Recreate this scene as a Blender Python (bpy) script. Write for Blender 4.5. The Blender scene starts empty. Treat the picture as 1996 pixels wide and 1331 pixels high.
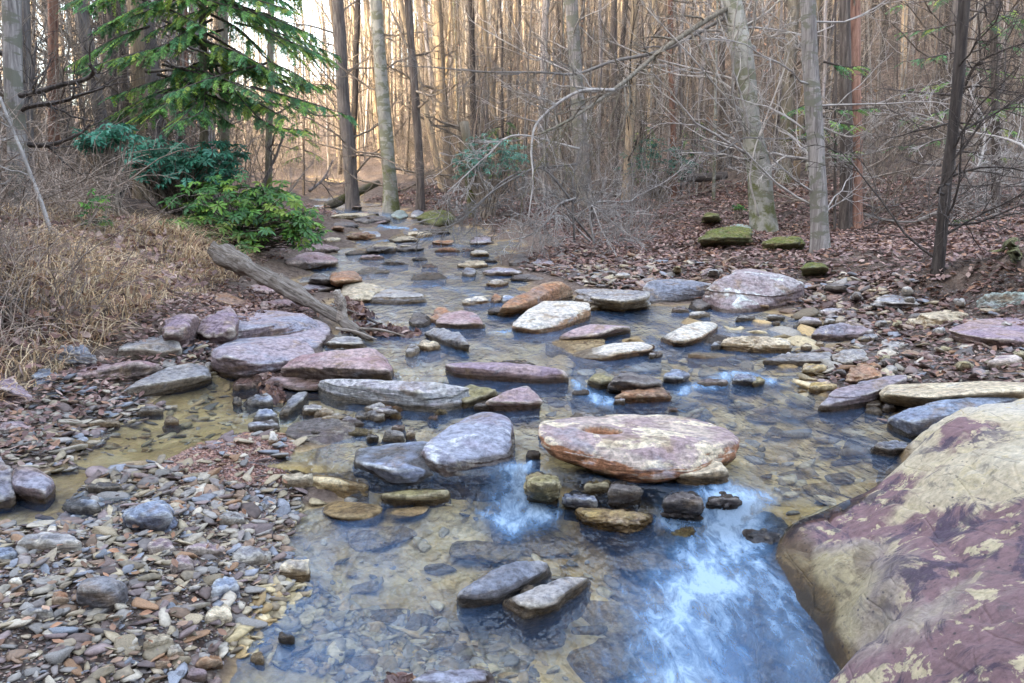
import bpy, bmesh, math, random
import numpy as np
from mathutils import Vector, Matrix
SC = bpy.context.scene
COL = SC.collection
R = math.radians
rng = np.random.default_rng(7)

# ------------------------------------------------------------------ camera and projection
F, CX, CY, CAMH = 1661.0, 998.0, 665.5, 1.7
PITCH = math.atan((CY - 345.0) / F)
CP, SP = math.cos(PITCH), math.sin(PITCH)
cam_d = bpy.data.cameras.new('camera'); cam = bpy.data.objects.new('camera', cam_d); COL.objects.link(cam)
cam.location = (0, 0, CAMH); cam.rotation_euler = (math.pi / 2 - PITCH, 0, 0)
cam_d.sensor_width = 36; cam_d.lens = 36 * F / 1996; cam_d.clip_end = 600; cam_d.clip_start = 0.05
SC.camera = cam

def ray(px, py):
    px = np.asarray(px, float); py = np.asarray(py, float)
    dx = (px - CX) / F; dy = -(py - CY) / F
    return np.stack([dx, CP + dy * SP, -SP + dy * CP], -1)
def at_z(px, py, z):
    d = ray(px, py); t = (z - CAMH) / d[..., 2]
    return np.stack([d[..., 0] * t, d[..., 1] * t, CAMH + d[..., 2] * t], -1)
def at_y(px, py, Y):
    d = ray(px, py); t = Y / d[..., 1]
    return np.stack([d[..., 0] * t, d[..., 1] * t, CAMH + d[..., 2] * t], -1)
# measuring windows of the survey: origin of each, all at scale 2.851
ORG = {0: (0, 0), 1: (0, 0), 2: (600, 0), 3: (1296, 0), 4: (0, 430), 5: (600, 430), 6: (1296, 430), 7: (0, 864), 8: (600, 864), 9: (1296, 864)}
def full(reg, pts):
    if reg == 0: return [(float(a), float(b)) for a, b in pts]
    ox, oy = ORG[reg]
    return [(ox + a / 2.851, oy + b / 2.851) for a, b in pts]

# ------------------------------------------------------------------ noise
def _h(ix, iy, iz, s):
    n = (ix * 374761393 + iy * 668265263 + iz * 2147483647 + s * 1274126177) & 0xFFFFFFFF
    n = ((n ^ (n >> 13)) * 1274126177) & 0xFFFFFFFF
    n = ((n ^ (n >> 16)) * 2246822519) & 0xFFFFFFFF
    return ((n ^ (n >> 15)) & 0xFFFF) / 65535.0
def vnoise(p, s=0):
    p = np.asarray(p, float); i = np.floor(p).astype(np.int64); f = p - i; f = f * f * f * (f * (f * 6 - 15) + 10)
    out = 0
    for dx in (0, 1):
        wx = f[:, 0] if dx else 1 - f[:, 0]
        for dy in (0, 1):
            wy = f[:, 1] if dy else 1 - f[:, 1]
            for dz in (0, 1):
                wz = f[:, 2] if dz else 1 - f[:, 2]
                out = out + wx * wy * wz * _h(i[:, 0] + dx, i[:, 1] + dy, i[:, 2] + dz, s)
    return out * 2 - 1
def fbm(p, octs=4, s=0, gain=.5):
    a, t, o = 1, 0, 0
    for k in range(octs):
        o = o + a * vnoise(p * 2.03 ** k + 17.3 * k, s + k); t += a; a *= gain
    return o / t
def sstep(a, b, x):
    t = np.clip((x - a) / (b - a), 0, 1); return t * t * (3 - 2 * t)

# ------------------------------------------------------------------ water level and terrain
_dpx = [(640, 935), (700, 950), (900, 952), (1010, 945), (1100, 958), (1300, 990), (1400, 1000), (1480, 1005), (1600, 1020)]
_dw = np.array([at_z(a, b, .08) for a, b in _dpx])
DAMX = np.concatenate([[-9, -2.05, -1.8], _dw[:, 0], [9]]); DAMY = np.concatenate([[1.2, 1.2, _dw[0, 1]], _dw[:, 1], [_dw[-1, 1]]])
LY = np.array([-50, 4.6, 5.6, 6.0, 6.45, 8.6, 11.8, 15.7, 19.6, 25, 40, 120]); LZ = np.array([0, 0, .01, .02, .075, .115, .18, .30, .46, .71, 1.45, 6]) 
def W(x, y):
    x = np.asarray(x, float); y = np.asarray(y, float)
    yd = np.interp(x, DAMX, DAMY)
    return .165 * sstep(-.06, .05, y - yd) + np.interp(y, LY, LZ)
def at_w(px, py, dz=0.0):
    z = .2
    for _ in range(12):
        p = at_z(px, py, z); z = .5 * z + .5 * (float(W(p[0], p[1])) + dz)
    return at_z(px, py, z)
ctrl = []
for px, py, dz in [
    # lower pool
    (700,1000,-.10),(620,1080,-.06),(540,1290,-.04),(650,1330,-.10),(900,1300,-.13),(800,1150,-.13),(1000,1040,-.14),(1150,1250,-.18),(1330,1200,-.32),(1480,1300,-.4),
    (1300,1331,-.32),(1250,1100,-.2),(1380,1070,-.28),(1560,1331,-.4),(900,1000,-.12),(1150,990,-.1),(700,1200,-.1),
    # gravel bar edge and body
    (600,955,0.0),(580,1005,0),(552,1060,0),(590,1120,0),(560,1160,0),(505,1205,0),(455,1270,0),(435,1331,0),
    (300,1010,.17),(100,1150,.2),(300,1250,.12),(420,1120,.1),(50,1300,.17),(490,980,.08),(400,1000,.14),(180,1060,.19),
    # side pool
    (300,840,-.06),(400,775,-.07),(250,875,-.05),(60,985,-.05),(130,935,-.04),(20,1010,-.03),(560,830,-.05),(620,845,-.06),(470,810,-.06),
    (450,872,.03),(600,880,.0),(350,900,.025),(200,925,.01),(540,850,0.01),(660,900,-.02),(90,930,.0),
    # stones on the left
    (100,830,.035),(200,810,.03),(60,760,.1),(0,890,.04),(300,740,.06),(400,690,.1),(450,620,.16),(300,690,.13),(200,700,.17),(100,735,.18),(120,890,.02),(330,800,-.01),(40,830,.06),
    # upstream bed
    (1100,700,-.1),(1000,660,-.1),(1250,690,-.06),(1400,690,-.07),(1500,655,-.05),(1350,770,-.05),(1500,760,-.07),(1600,830,-.18),(1550,900,-.28),(1650,900,-.2),(1480,930,-.2),(1580,960,-.22),
    (1200,790,-.12),(1050,800,-.1),(720,850,-.05),(800,700,-.08),(680,650,-.02),(850,625,-.05),(950,560,-.12),(850,540,-.1),(780,510,-.1),(700,505,-.07),(620,512,-.03),(850,480,-.08),(950,490,-.04),
    (700,465,-.08),(800,462,-.06),(690,432,-.06),(760,425,-.05),(640,405,-.06),(660,415,-.06),(900,830,-.06),(1020,880,-.1),(1700,850,-.06),(1240,620,-.06),(1350,620,-.06),
    # right shore and beach
    (1610,765,.03),(1620,705,.02),(1570,640,-.03),(1650,665,.02),(1700,690,.03),(1430,612,-.03),(1560,607,.03),(1250,582,.04),(1130,560,.04),(1000,520,.03),(1060,540,.06),(960,470,.05),(880,440,.06),(800,405,.06),
    (1750,640,.1),(1850,700,.12),(1990,740,.2),(1700,585,.13),(1850,590,.19),(1990,610,.28),(1600,545,.2),(1350,545,.1),(1200,530,.12),(1250,490,.2),(1100,480,.15),(1760,760,.06),(1800,800,.06),(1900,820,.1),
    # left of the channel
    (650,575,.02),(560,600,.08),(430,590,.16),(500,560,.04),(560,540,.03),(590,480,.05),(640,440,.04),(620,405,.05)]:
    ctrl.append(at_w(px, py, dz))
for px, py, z in [(1500,455,.66),(1600,490,.68),(1350,470,.72),(1830,520,.8),(1990,480,1.05),(1300,400,1.05),(1150,390,1.05),(1000,410,.95),(900,405,.95),(1420,520,.55),(1700,500,.75),(1900,540,.72),(1500,390,1.15),(1700,400,1.15)]:
    ctrl.append(at_z(px, py, z))
ctrl += [(-2.6,25,1.3),(-3.4,28,1.6),(-4.2,32,1.8),(-1.5,23,1.15),(-3.25,9.0,.5),(-2.9,10.5,.40),(-3.3,11.6,.52),(-3.6,6.0,.45),(-4.2,6.6,.95),(-4.0,7.6,.9),(-5.0,8.5,1.15),(-3.95,9.0,.85),(-4.3,10.4,1.0),(-5.4,11,1.15),(-3.9,12.0,.8),(-4.6,14,1.05),(-5.5,17,1.15),(-6.5,21,1.3),(-8,6,1.2),(-10,10,1.35),(-9,16,1.5),
         (-3.7,4.6,.3),(-4.5,4.6,.75),(-6,3,.9),(-3.2,3,.35),(-2.3,2,.22),(-1.5,1,.1),(-3,-2,.3),(0,0.5,-.2),(0,-3,-.3),(1,-10,-.5),(2.2,1,-.1),(2.6,2.8,.1),(3.6,4.2,.3),(4,1,.4),(5,-3,.6),(-6,-8,.8),(6,-10,1),
         (4.6,5.2,.45),(6,8,.6),(8,12,.9),(7,16,.9),(5,20,.95),(9,20,1.5),(12,12,1.8),(12,25,2.6),(8,27,2.3),(4,28,1.5),(20,30,6.5),(3,36,2.6),(15,45,9),(30,40,14),(0,45,3.4),(10,60,13),(30,60,22),(-3,60,5.5),
         (-7.5,30,1.5),(-10,40,2.0),(-8,80,7.5),(2,85,15),(20,90,30),(-25,80,6),(-15,45,2.6),(-12,30,2.2),(-25,50,4),(-30,30,5),(-10,20,1.6),(20,10,4.5),(30,0,9),(30,-25,10),(20,-20,6),(40,20,14),(-40,0,8),(-40,80,8),(60,60,34),(60,0,16),(-60,40,9),(-40,-40,10),(40,-50,10),(0,-50,3),(0,130,20),(60,130,50),(-60,130,12)]
# upstream channel beyond the bend
for y, x in [(24,-4.6),(28,-5.6),(34,-7.4),(40,-9.5)]:
    ctrl.append((x, y, float(np.interp(y, LY, LZ)) + .165 - .1))
ctrl = np.array(ctrl, float)
_A = np.sqrt(((ctrl[:, None, :2] - ctrl[None, :, :2]) ** 2).sum(-1) + .0025)
_n = len(ctrl)
_M = np.zeros((_n + 3, _n + 3)); _M[:_n, :_n] = _A + np.eye(_n) * -.012
_P = np.c_[np.ones(_n), ctrl[:, :2]]; _M[:_n, _n:] = _P; _M[_n:, :_n] = _P.T
_wt = np.linalg.solve(_M, np.r_[ctrl[:, 2], 0, 0, 0])
SUN_AZ, SUN_EL = R(225), R(17)
def tz(x, y, fine=True):
    x = np.asarray(x, float).ravel(); y = np.asarray(y, float).ravel(); o = np.empty(len(x))
    for a in range(0, len(x), 20000):
        X, Y = x[a:a + 20000], y[a:a + 20000]
        d = np.sqrt((X[:, None] - ctrl[None, :, 0]) ** 2 + (Y[:, None] - ctrl[None, :, 1]) ** 2 + .0025)
        z = d @ _wt[:_n] + _wt[_n] + _wt[_n + 1] * X + _wt[_n + 2] * Y
        s = (X - Y) * .7071; dd = -(X + Y) * .7071
        z = z + 25 * sstep(-26, -21, s) * np.exp(-((dd - 23) / 8.0) ** 2) * sstep(9, 14, dd)  # unseen ridge added behind left, shades the near creek from the low sun
        if fine:
            p = np.c_[X, Y, np.zeros(len(X))]
            far = sstep(5, 30, np.hypot(X, Y))
            z = z + fbm(p * 1.6, 3, 3) * (.018 + .2 * far) + fbm(p * 9, 2, 9) * .012 + fbm(p * .25, 2, 5) * .35 * far
        o[a:a + 20000] = z
    return o
def surf(x, y): return np.maximum(tz(x, y), W(x, y))
_T = np.concatenate([np.arange(1.0, 14, .02), np.arange(14, 40, .06), np.arange(40, 110, .3)])
def hit(px, py, ground=False):
    """where a line of sight meets the ground (or the water)"""
    d = ray(px, py); Y = _T
    X = d[0] / d[1] * Y; Z = CAMH + d[2] / d[1] * Y
    S = tz(X, Y) if ground else surf(X, Y)
    k = np.nonzero(Z <= S)[0]
    k = k[0] if len(k) else len(Y) - 1
    return np.array([X[k], Y[k], S[k]])

# ------------------------------------------------------------------ mesh helpers
class MB:
    def __init__(s): s.v, s.q, s.t, s.c, s.n = [], [], [], [], 0
    def add(s, v, q=None, t=None, c=None):
        v = np.asarray(v, float)
        if q is not None and len(q): s.q.append(np.asarray(q, np.int64) + s.n)
        if t is not None and len(t): s.t.append(np.asarray(t, np.int64) + s.n)
        s.v.append(v); s.n += len(v)
        if c is not None:
            c = np.asarray(c, float)
            s.c.append(np.broadcast_to(c, (len(v), 3)) if c.ndim == 1 else c)
    def mesh(s, name, mat, smooth=True):
        v = np.concatenate(s.v) if s.v else np.zeros((0, 3))
        q = np.concatenate(s.q) if s.q else np.zeros((0, 4), np.int64)
        t = np.concatenate(s.t) if s.t else np.zeros((0, 3), np.int64)
        return mesh_np(name, v, q, t, mat, smooth, np.concatenate(s.c) if s.c else None)
def mesh_np(name, v, q, t, mat, smooth=True, col=None):
    me = bpy.data.meshes.new(name)
    q = np.zeros((0, 4), np.int64) if q is None else np.asarray(q); t = np.zeros((0, 3), np.int64) if t is None else np.asarray(t)
    me.vertices.add(len(v)); me.vertices.foreach_set('co', np.asarray(v, np.float32).ravel())
    nl = q.size + t.size; me.loops.add(nl); me.polygons.add(len(q) + len(t))
    me.loops.foreach_set('vertex_index', np.concatenate([q.ravel(), t.ravel()]).astype(np.int32))
    tot = np.concatenate([np.full(len(q), 4), np.full(len(t), 3)]).astype(np.int32)
    me.polygons.foreach_set('loop_start', np.concatenate([[0], np.cumsum(tot)[:-1]]).astype(np.int32))
    me.polygons.foreach_set('use_smooth', np.full(len(tot), smooth))
    if col is not None:
        a = me.color_attributes.new('tint', 'FLOAT_COLOR', 'POINT')
        a.data.foreach_set('color', np.c_[col, np.ones(len(col))].astype(np.float32).ravel())
    if mat: me.materials.append(mat)
    me.update(calc_edges=True)
    return me
def fattr(me, name, vals):
    a = me.attributes.new(name, 'FLOAT', 'POINT'); a.data.foreach_set('value', np.asarray(vals, np.float32))
def link(name, me, parent=None, loc=(0, 0, 0), rot=(0, 0, 0), scale=(1, 1, 1)):
    o = bpy.data.objects.new(name, me); COL.objects.link(o)
    if parent: o.parent = parent
    o.location = loc; o.rotation_euler = rot; o.scale = scale
    return o
def tag(o, label=None, cat=None, group=None, kind=None):
    if label: o['label'] = label
    if cat: o['category'] = cat
    if group: o['group'] = group
    if kind: o['kind'] = kind
    return o
def thing(name, label, cat, loc, group=None, rz=0):
    o = link(name, None, None, loc, (0, 0, rz)); o.empty_display_size = .2
    return tag(o, label, cat, group)
def tube(mb, pts, rad, sides=6, c=None, cap=True, jit=0, seed=0):
    pts = np.asarray(pts, float); n = len(pts); rad = np.broadcast_to(np.asarray(rad, float), (n,))
    tan = np.gradient(pts, axis=0); tan /= np.linalg.norm(tan, axis=1)[:, None] + 1e-9
    ref = np.array([0, 0, 1.0]) if abs(tan[:, 2].mean()) < .8 else np.array([1.0, 0, 0])
    u = np.cross(tan, ref); u /= np.linalg.norm(u, axis=1)[:, None] + 1e-9
    w = np.cross(tan, u)
    a = np.arange(sides) * 2 * math.pi / sides
    rr = np.repeat(rad[:, None], sides, 1)
    v = pts[:, None, :] + (u[:, None, :] * np.cos(a)[None, :, None] + w[:, None, :] * np.sin(a)[None, :, None]) * rr[:, :, None]
    v = v.reshape(-1, 3)
    if jit: 
        d = v - np.repeat(pts, sides, 0)
        v = v + d * (fbm(v * np.array([1, 1, .35]) / max(rad.max(), 1e-3) * .9, 3, seed)[:, None] * jit)
    i = np.arange(n - 1)[:, None] * sides; j = np.arange(sides)[None, :]; k = (j + 1) % sides
    q = np.stack([i + j, i + k, i + sides + k, i + sides + j], -1).reshape(-1, 4)
    t = None
    if cap:
        nn = len(v); v = np.r_[v, [pts[-1] + tan[-1] * rad[-1] * .3], [pts[0]]]
        e = (n - 1) * sides
        t = np.array([[e + a_, e + (a_ + 1) % sides, nn] for a_ in range(sides)] + [[(a_ + 1) % sides, a_, nn + 1] for a_ in range(sides)])
    mb.add(v, q, t, c)
def smooth_line(pts, n):
    pts = np.asarray(pts, float); k = len(pts)
    if k < 3:
        f = np.linspace(0, 1, n)[:, None]; return pts[0] * (1 - f) + pts[-1] * f
    P = np.r_[[2 * pts[0] - pts[1]], pts, [2 * pts[-1] - pts[-2]]]
    out = []
    for s in np.linspace(0, k - 1 - 1e-6, n):
        i = int(s); t = s - i; a, b, c, d = P[i:i + 4]
        out.append(.5 * (2 * b + (c - a) * t + (2 * a - 5 * b + 4 * c - d) * t * t + (3 * b - a - 3 * c + d) * t ** 3))
    return np.array(out)
def inpoly(poly, x, y):
    poly = np.asarray(poly); r = np.zeros(len(x), bool); j = len(poly) - 1
    for i in range(len(poly)):
        xi, yi, xj, yj = poly[i][0], poly[i][1], poly[j][0], poly[j][1]
        r ^= ((yi > y) != (yj > y)) & (x < (xj - xi) * (y - yi) / (yj - yi + 1e-12) + xi); j = i
    return r
def wpoly(pts, z=None):
    """ground outline of an area seen at these picture points"""
    return np.array([(hit(a, b)[:2] if z is None else at_z(a, b, z)[:2]) for a, b in pts])
def sample_poly(poly, n, r=rng):
    lo, hi = poly.min(0), poly.max(0); out = np.zeros((0, 2))
    while len(out) < n:
        c = lo + r.random((n * 2, 2)) * (hi - lo); out = np.r_[out, c[inpoly(poly, c[:, 0], c[:, 1])]]
    return out[:n]
def rotmats(n, r, flat=1.0):
    """random turns about z, with a random tilt scaled by flat"""
    a = r.random(n) * 2 * math.pi; tx = (r.random(n) - .5) * flat * 1.2; ty = (r.random(n) - .5) * flat * 1.2
    ca, sa = np.cos(a), np.sin(a); Z = np.zeros((n, 3, 3)); Z[:, 0, 0] = ca; Z[:, 0, 1] = -sa; Z[:, 1, 0] = sa; Z[:, 1, 1] = ca; Z[:, 2, 2] = 1
    X = np.zeros((n, 3, 3)); X[:, 0, 0] = 1; X[:, 1, 1] = np.cos(tx); X[:, 1, 2] = -np.sin(tx); X[:, 2, 1] = np.sin(tx); X[:, 2, 2] = np.cos(tx)
    Yv = np.zeros((n, 3, 3)); Yv[:, 1, 1] = 1; Yv[:, 0, 0] = np.cos(ty); Yv[:, 0, 2] = np.sin(ty); Yv[:, 2, 0] = -np.sin(ty); Yv[:, 2, 2] = np.cos(ty)
    return X @ Yv @ Z
# ------------------------------------------------------------------ materials
class G:
    def __init__(s, name, rough=.8):
        s.m = bpy.data.materials.new(name); s.m.use_nodes = True; s.t = s.m.node_tree; s.t.nodes.clear()
        s.out = s.t.nodes.new('ShaderNodeOutputMaterial'); s.b = s.t.nodes.new('ShaderNodeBsdfPrincipled')
        s.t.links.new(s.b.outputs[0], s.out.inputs[0]); s.b.inputs['Roughness'].default_value = rough
        s.b.inputs['Specular IOR Level'].default_value = .35
    def put(s, i, v):
        if hasattr(v, 'is_output'): s.t.links.new(v, i)
        elif isinstance(v, tuple) and len(v) == 3 and i.type == 'RGBA': i.default_value = (*v, 1)
        elif v is not None: i.default_value = v
    def n(s, typ, props=None, out=0, **kw):
        nd = s.t.nodes.new('ShaderNode' + typ)
        for k, v in (props or {}).items(): setattr(nd, k, v)
        for k, v in kw.items():
            s.put(nd.inputs[int(k[1:])] if k[0] == 'i' and k[1:].isdigit() else nd.inputs[k], v)
        return nd.outputs[out]
    def co(s, which='Object'): return s.t.nodes.new('ShaderNodeTexCoord').outputs[which]
    def geo(s, which='Position'): return s.t.nodes.new('ShaderNodeNewGeometry').outputs[which]
    def attr(s, name, out='Fac'):
        nd = s.t.nodes.new('ShaderNodeAttribute'); nd.attribute_name = name; return nd.outputs[out]
    def rnd(s): return s.t.nodes.new('ShaderNodeObjectInfo').outputs['Random']
    def mapv(s, v, scale=(1, 1, 1), rot=(0, 0, 0), loc=(0, 0, 0)): return s.n('Mapping', i0=v, i1=loc, i2=rot, i3=scale)
    def noise(s, v, scale, det=6, rough=.6, dist=0): return s.n('TexNoise', Vector=v, Scale=scale, Detail=det, Roughness=rough, Distortion=dist)
    def vor(s, v, scale, out=0, feature='F1'): return s.n('TexVoronoi', {'feature': feature}, out, Vector=v, Scale=scale)
    def math(s, op, a, b=0.0, clamp=False): return s.n('Math', {'operation': op, 'use_clamp': clamp}, i0=a, i1=b)
    def ss(s, v, a, b, lo=0.0, hi=1.0): return s.n('MapRange', {'interpolation_type': 'SMOOTHSTEP'}, i0=v, i1=a, i2=b, i3=lo, i4=hi)
    def mix(s, f, a, b, mode='MIX'):
        nd = s.t.nodes.new('ShaderNodeMix'); nd.data_type = 'RGBA'; nd.blend_type = mode
        s.put(nd.inputs[0], f); s.put(nd.inputs[6], a); s.put(nd.inputs[7], b); return nd.outputs[2]
    def ramp(s, f, stops, interp='LINEAR'):
        nd = s.t.nodes.new('ShaderNodeValToRGB'); cr = nd.color_ramp; cr.interpolation = interp
        while len(cr.elements) < len(stops): cr.elements.new(.5)
        for e, (p, c) in zip(cr.elements, stops): e.position = p; e.color = (*c, 1)
        s.put(nd.inputs[0], f); return nd.outputs[0]
    def gain(s, c, f):  # colour times a number
        v = s.n('CombineColor', i0=f, i1=f, i2=f); return s.mix(1.0, c, v, 'MULTIPLY')
    def bump(s, h, strength=.5, dist=.02, nrm=None):
        return s.n('Bump', Strength=strength, Distance=dist, Height=h, Normal=nrm)
    def done(s, col, rough=None, nrm=None):
        s.put(s.b.inputs['Base Color'], col)
        if rough is not None: s.put(s.b.inputs['Roughness'], rough)
        if nrm is not None: s.put(s.b.inputs['Normal'], nrm)
        return s.m

def rock_mat(name, top, top2, side, patch, amt=.45, dark=(.04, .035, .05), pscale=5.0, nscale=2.2, dk=.5, grain=(1, 1, 6), bumpk=1.0, psoft=.03):
    g = G(name, .78); co = g.co()
    off = g.n('VectorMath', {'operation': 'ADD'}, i0=co, i1=g.n('CombineXYZ', i0=g.math('MULTIPLY', g.rnd(), 37.0), i1=g.math('MULTIPLY', g.rnd(), 11.0), i2=0.0))
    n1 = g.noise(off, nscale, 8, .62, .4)
    c = g.mix(g.ss(n1, .40, .60), top, top2)
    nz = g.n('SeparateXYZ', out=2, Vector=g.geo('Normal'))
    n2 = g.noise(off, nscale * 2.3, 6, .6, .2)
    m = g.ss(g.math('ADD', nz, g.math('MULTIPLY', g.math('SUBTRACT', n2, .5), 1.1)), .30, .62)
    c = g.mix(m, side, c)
    pn = g.noise(off, pscale, 9, .68, .5)
    c = g.mix(g.math('MULTIPLY', g.ss(pn, 1 - amt - psoft, 1 - amt + psoft), g.ss(nz, -.1, .5)), c, patch)
    br = g.noise(g.mapv(off, (1, 1, 1.6), (0, 0, 0), (5, 2, 7)), nscale * 1.7, 7, .66, .6)
    c = g.mix(g.ss(br, .52, .66, 0, .65), c, (.23, .155, .09)); c = g.mix(g.ss(br, .44, .32, 0, .5), c, (.25, .26, .30))
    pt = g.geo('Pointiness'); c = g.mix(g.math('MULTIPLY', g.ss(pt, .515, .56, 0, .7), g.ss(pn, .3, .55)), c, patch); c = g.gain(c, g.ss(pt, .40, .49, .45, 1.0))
    st = g.noise(g.mapv(off, grain, (.12, .1, .3)), nscale * 3.2, 7, .7, .6)
    c = g.mix(g.ss(st, .54, .66, 0, dk), c, dark)
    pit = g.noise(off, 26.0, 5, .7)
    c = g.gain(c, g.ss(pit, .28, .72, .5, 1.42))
    c = g.gain(c, g.math('ADD', 1.12, g.math('MULTIPLY', g.rnd(), .42)))
    wet = g.attr('wet'); wn = g.ss(g.math('ADD', wet, g.math('MULTIPLY', g.math('SUBTRACT', n2, .5), .5)), .35, .6)
    c = g.mix(wn, c, g.mix(1.0, c, (.34, .29, .23), 'MULTIPLY'))
    h = g.math('ADD', g.math('MULTIPLY', g.noise(off, 9.0, 10, .7, .3), 1.3), g.math('MULTIPLY', st, .9))
    return g.done(c, g.ss(wn, 0, 1, .78, .22), g.bump(h, .95 * bumpk, .045))

CREAM, TAN, MAUVE, PURP = (.64, .54, .39), (.42, .34, .24), (.33, .24, .235), (.17, .11, .15)
SLATE, BLUE, RUST, GREY = (.20, .21, .25), (.26, .30, .38), (.34, .16, .075), (.34, .31, .29)
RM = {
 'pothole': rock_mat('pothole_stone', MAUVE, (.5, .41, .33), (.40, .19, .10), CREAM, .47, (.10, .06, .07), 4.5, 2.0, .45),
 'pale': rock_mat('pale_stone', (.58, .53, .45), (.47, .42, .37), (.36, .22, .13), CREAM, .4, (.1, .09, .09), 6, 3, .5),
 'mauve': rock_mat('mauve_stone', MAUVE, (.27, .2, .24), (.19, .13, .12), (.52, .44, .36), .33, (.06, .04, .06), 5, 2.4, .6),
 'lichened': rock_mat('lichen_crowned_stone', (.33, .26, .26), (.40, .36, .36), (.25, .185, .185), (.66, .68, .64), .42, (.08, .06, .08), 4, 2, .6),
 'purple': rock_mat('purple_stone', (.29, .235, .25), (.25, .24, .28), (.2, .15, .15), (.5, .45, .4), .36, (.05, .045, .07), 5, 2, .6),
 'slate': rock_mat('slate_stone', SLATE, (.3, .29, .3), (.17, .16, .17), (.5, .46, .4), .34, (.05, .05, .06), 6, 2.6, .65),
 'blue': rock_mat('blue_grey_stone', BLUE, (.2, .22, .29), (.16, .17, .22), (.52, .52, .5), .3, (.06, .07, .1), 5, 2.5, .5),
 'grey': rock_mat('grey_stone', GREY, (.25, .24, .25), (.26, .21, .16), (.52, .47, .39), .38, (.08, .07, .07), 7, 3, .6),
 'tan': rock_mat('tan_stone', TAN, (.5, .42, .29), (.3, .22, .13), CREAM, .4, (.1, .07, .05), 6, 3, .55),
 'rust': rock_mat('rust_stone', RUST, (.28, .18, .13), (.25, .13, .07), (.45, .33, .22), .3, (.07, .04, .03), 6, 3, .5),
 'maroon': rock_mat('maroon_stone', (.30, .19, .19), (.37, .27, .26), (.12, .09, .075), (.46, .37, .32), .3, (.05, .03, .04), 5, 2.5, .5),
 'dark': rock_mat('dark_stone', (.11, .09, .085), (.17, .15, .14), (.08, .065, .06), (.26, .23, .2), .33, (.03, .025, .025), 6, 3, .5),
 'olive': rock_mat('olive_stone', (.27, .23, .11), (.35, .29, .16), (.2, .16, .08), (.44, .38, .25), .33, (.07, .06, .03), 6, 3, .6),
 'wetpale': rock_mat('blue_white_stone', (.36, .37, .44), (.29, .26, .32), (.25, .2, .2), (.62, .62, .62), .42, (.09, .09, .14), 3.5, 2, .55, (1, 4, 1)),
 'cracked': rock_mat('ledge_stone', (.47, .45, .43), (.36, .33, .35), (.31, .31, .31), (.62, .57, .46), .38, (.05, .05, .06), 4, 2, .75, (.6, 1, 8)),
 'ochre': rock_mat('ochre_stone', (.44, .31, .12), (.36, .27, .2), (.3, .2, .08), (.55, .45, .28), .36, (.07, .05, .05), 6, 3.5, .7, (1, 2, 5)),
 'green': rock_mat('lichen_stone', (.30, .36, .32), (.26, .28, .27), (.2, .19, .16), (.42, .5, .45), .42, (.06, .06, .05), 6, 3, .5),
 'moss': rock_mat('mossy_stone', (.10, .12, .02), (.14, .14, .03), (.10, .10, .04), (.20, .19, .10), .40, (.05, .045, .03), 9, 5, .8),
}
RM['bedrock'] = rock_mat('drowned_stone', (.85, .66, .36), (.66, .52, .32), (.6, .45, .24), (.95, .82, .55), .42, (.3, .22, .12), 5, 3, .5)
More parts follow.
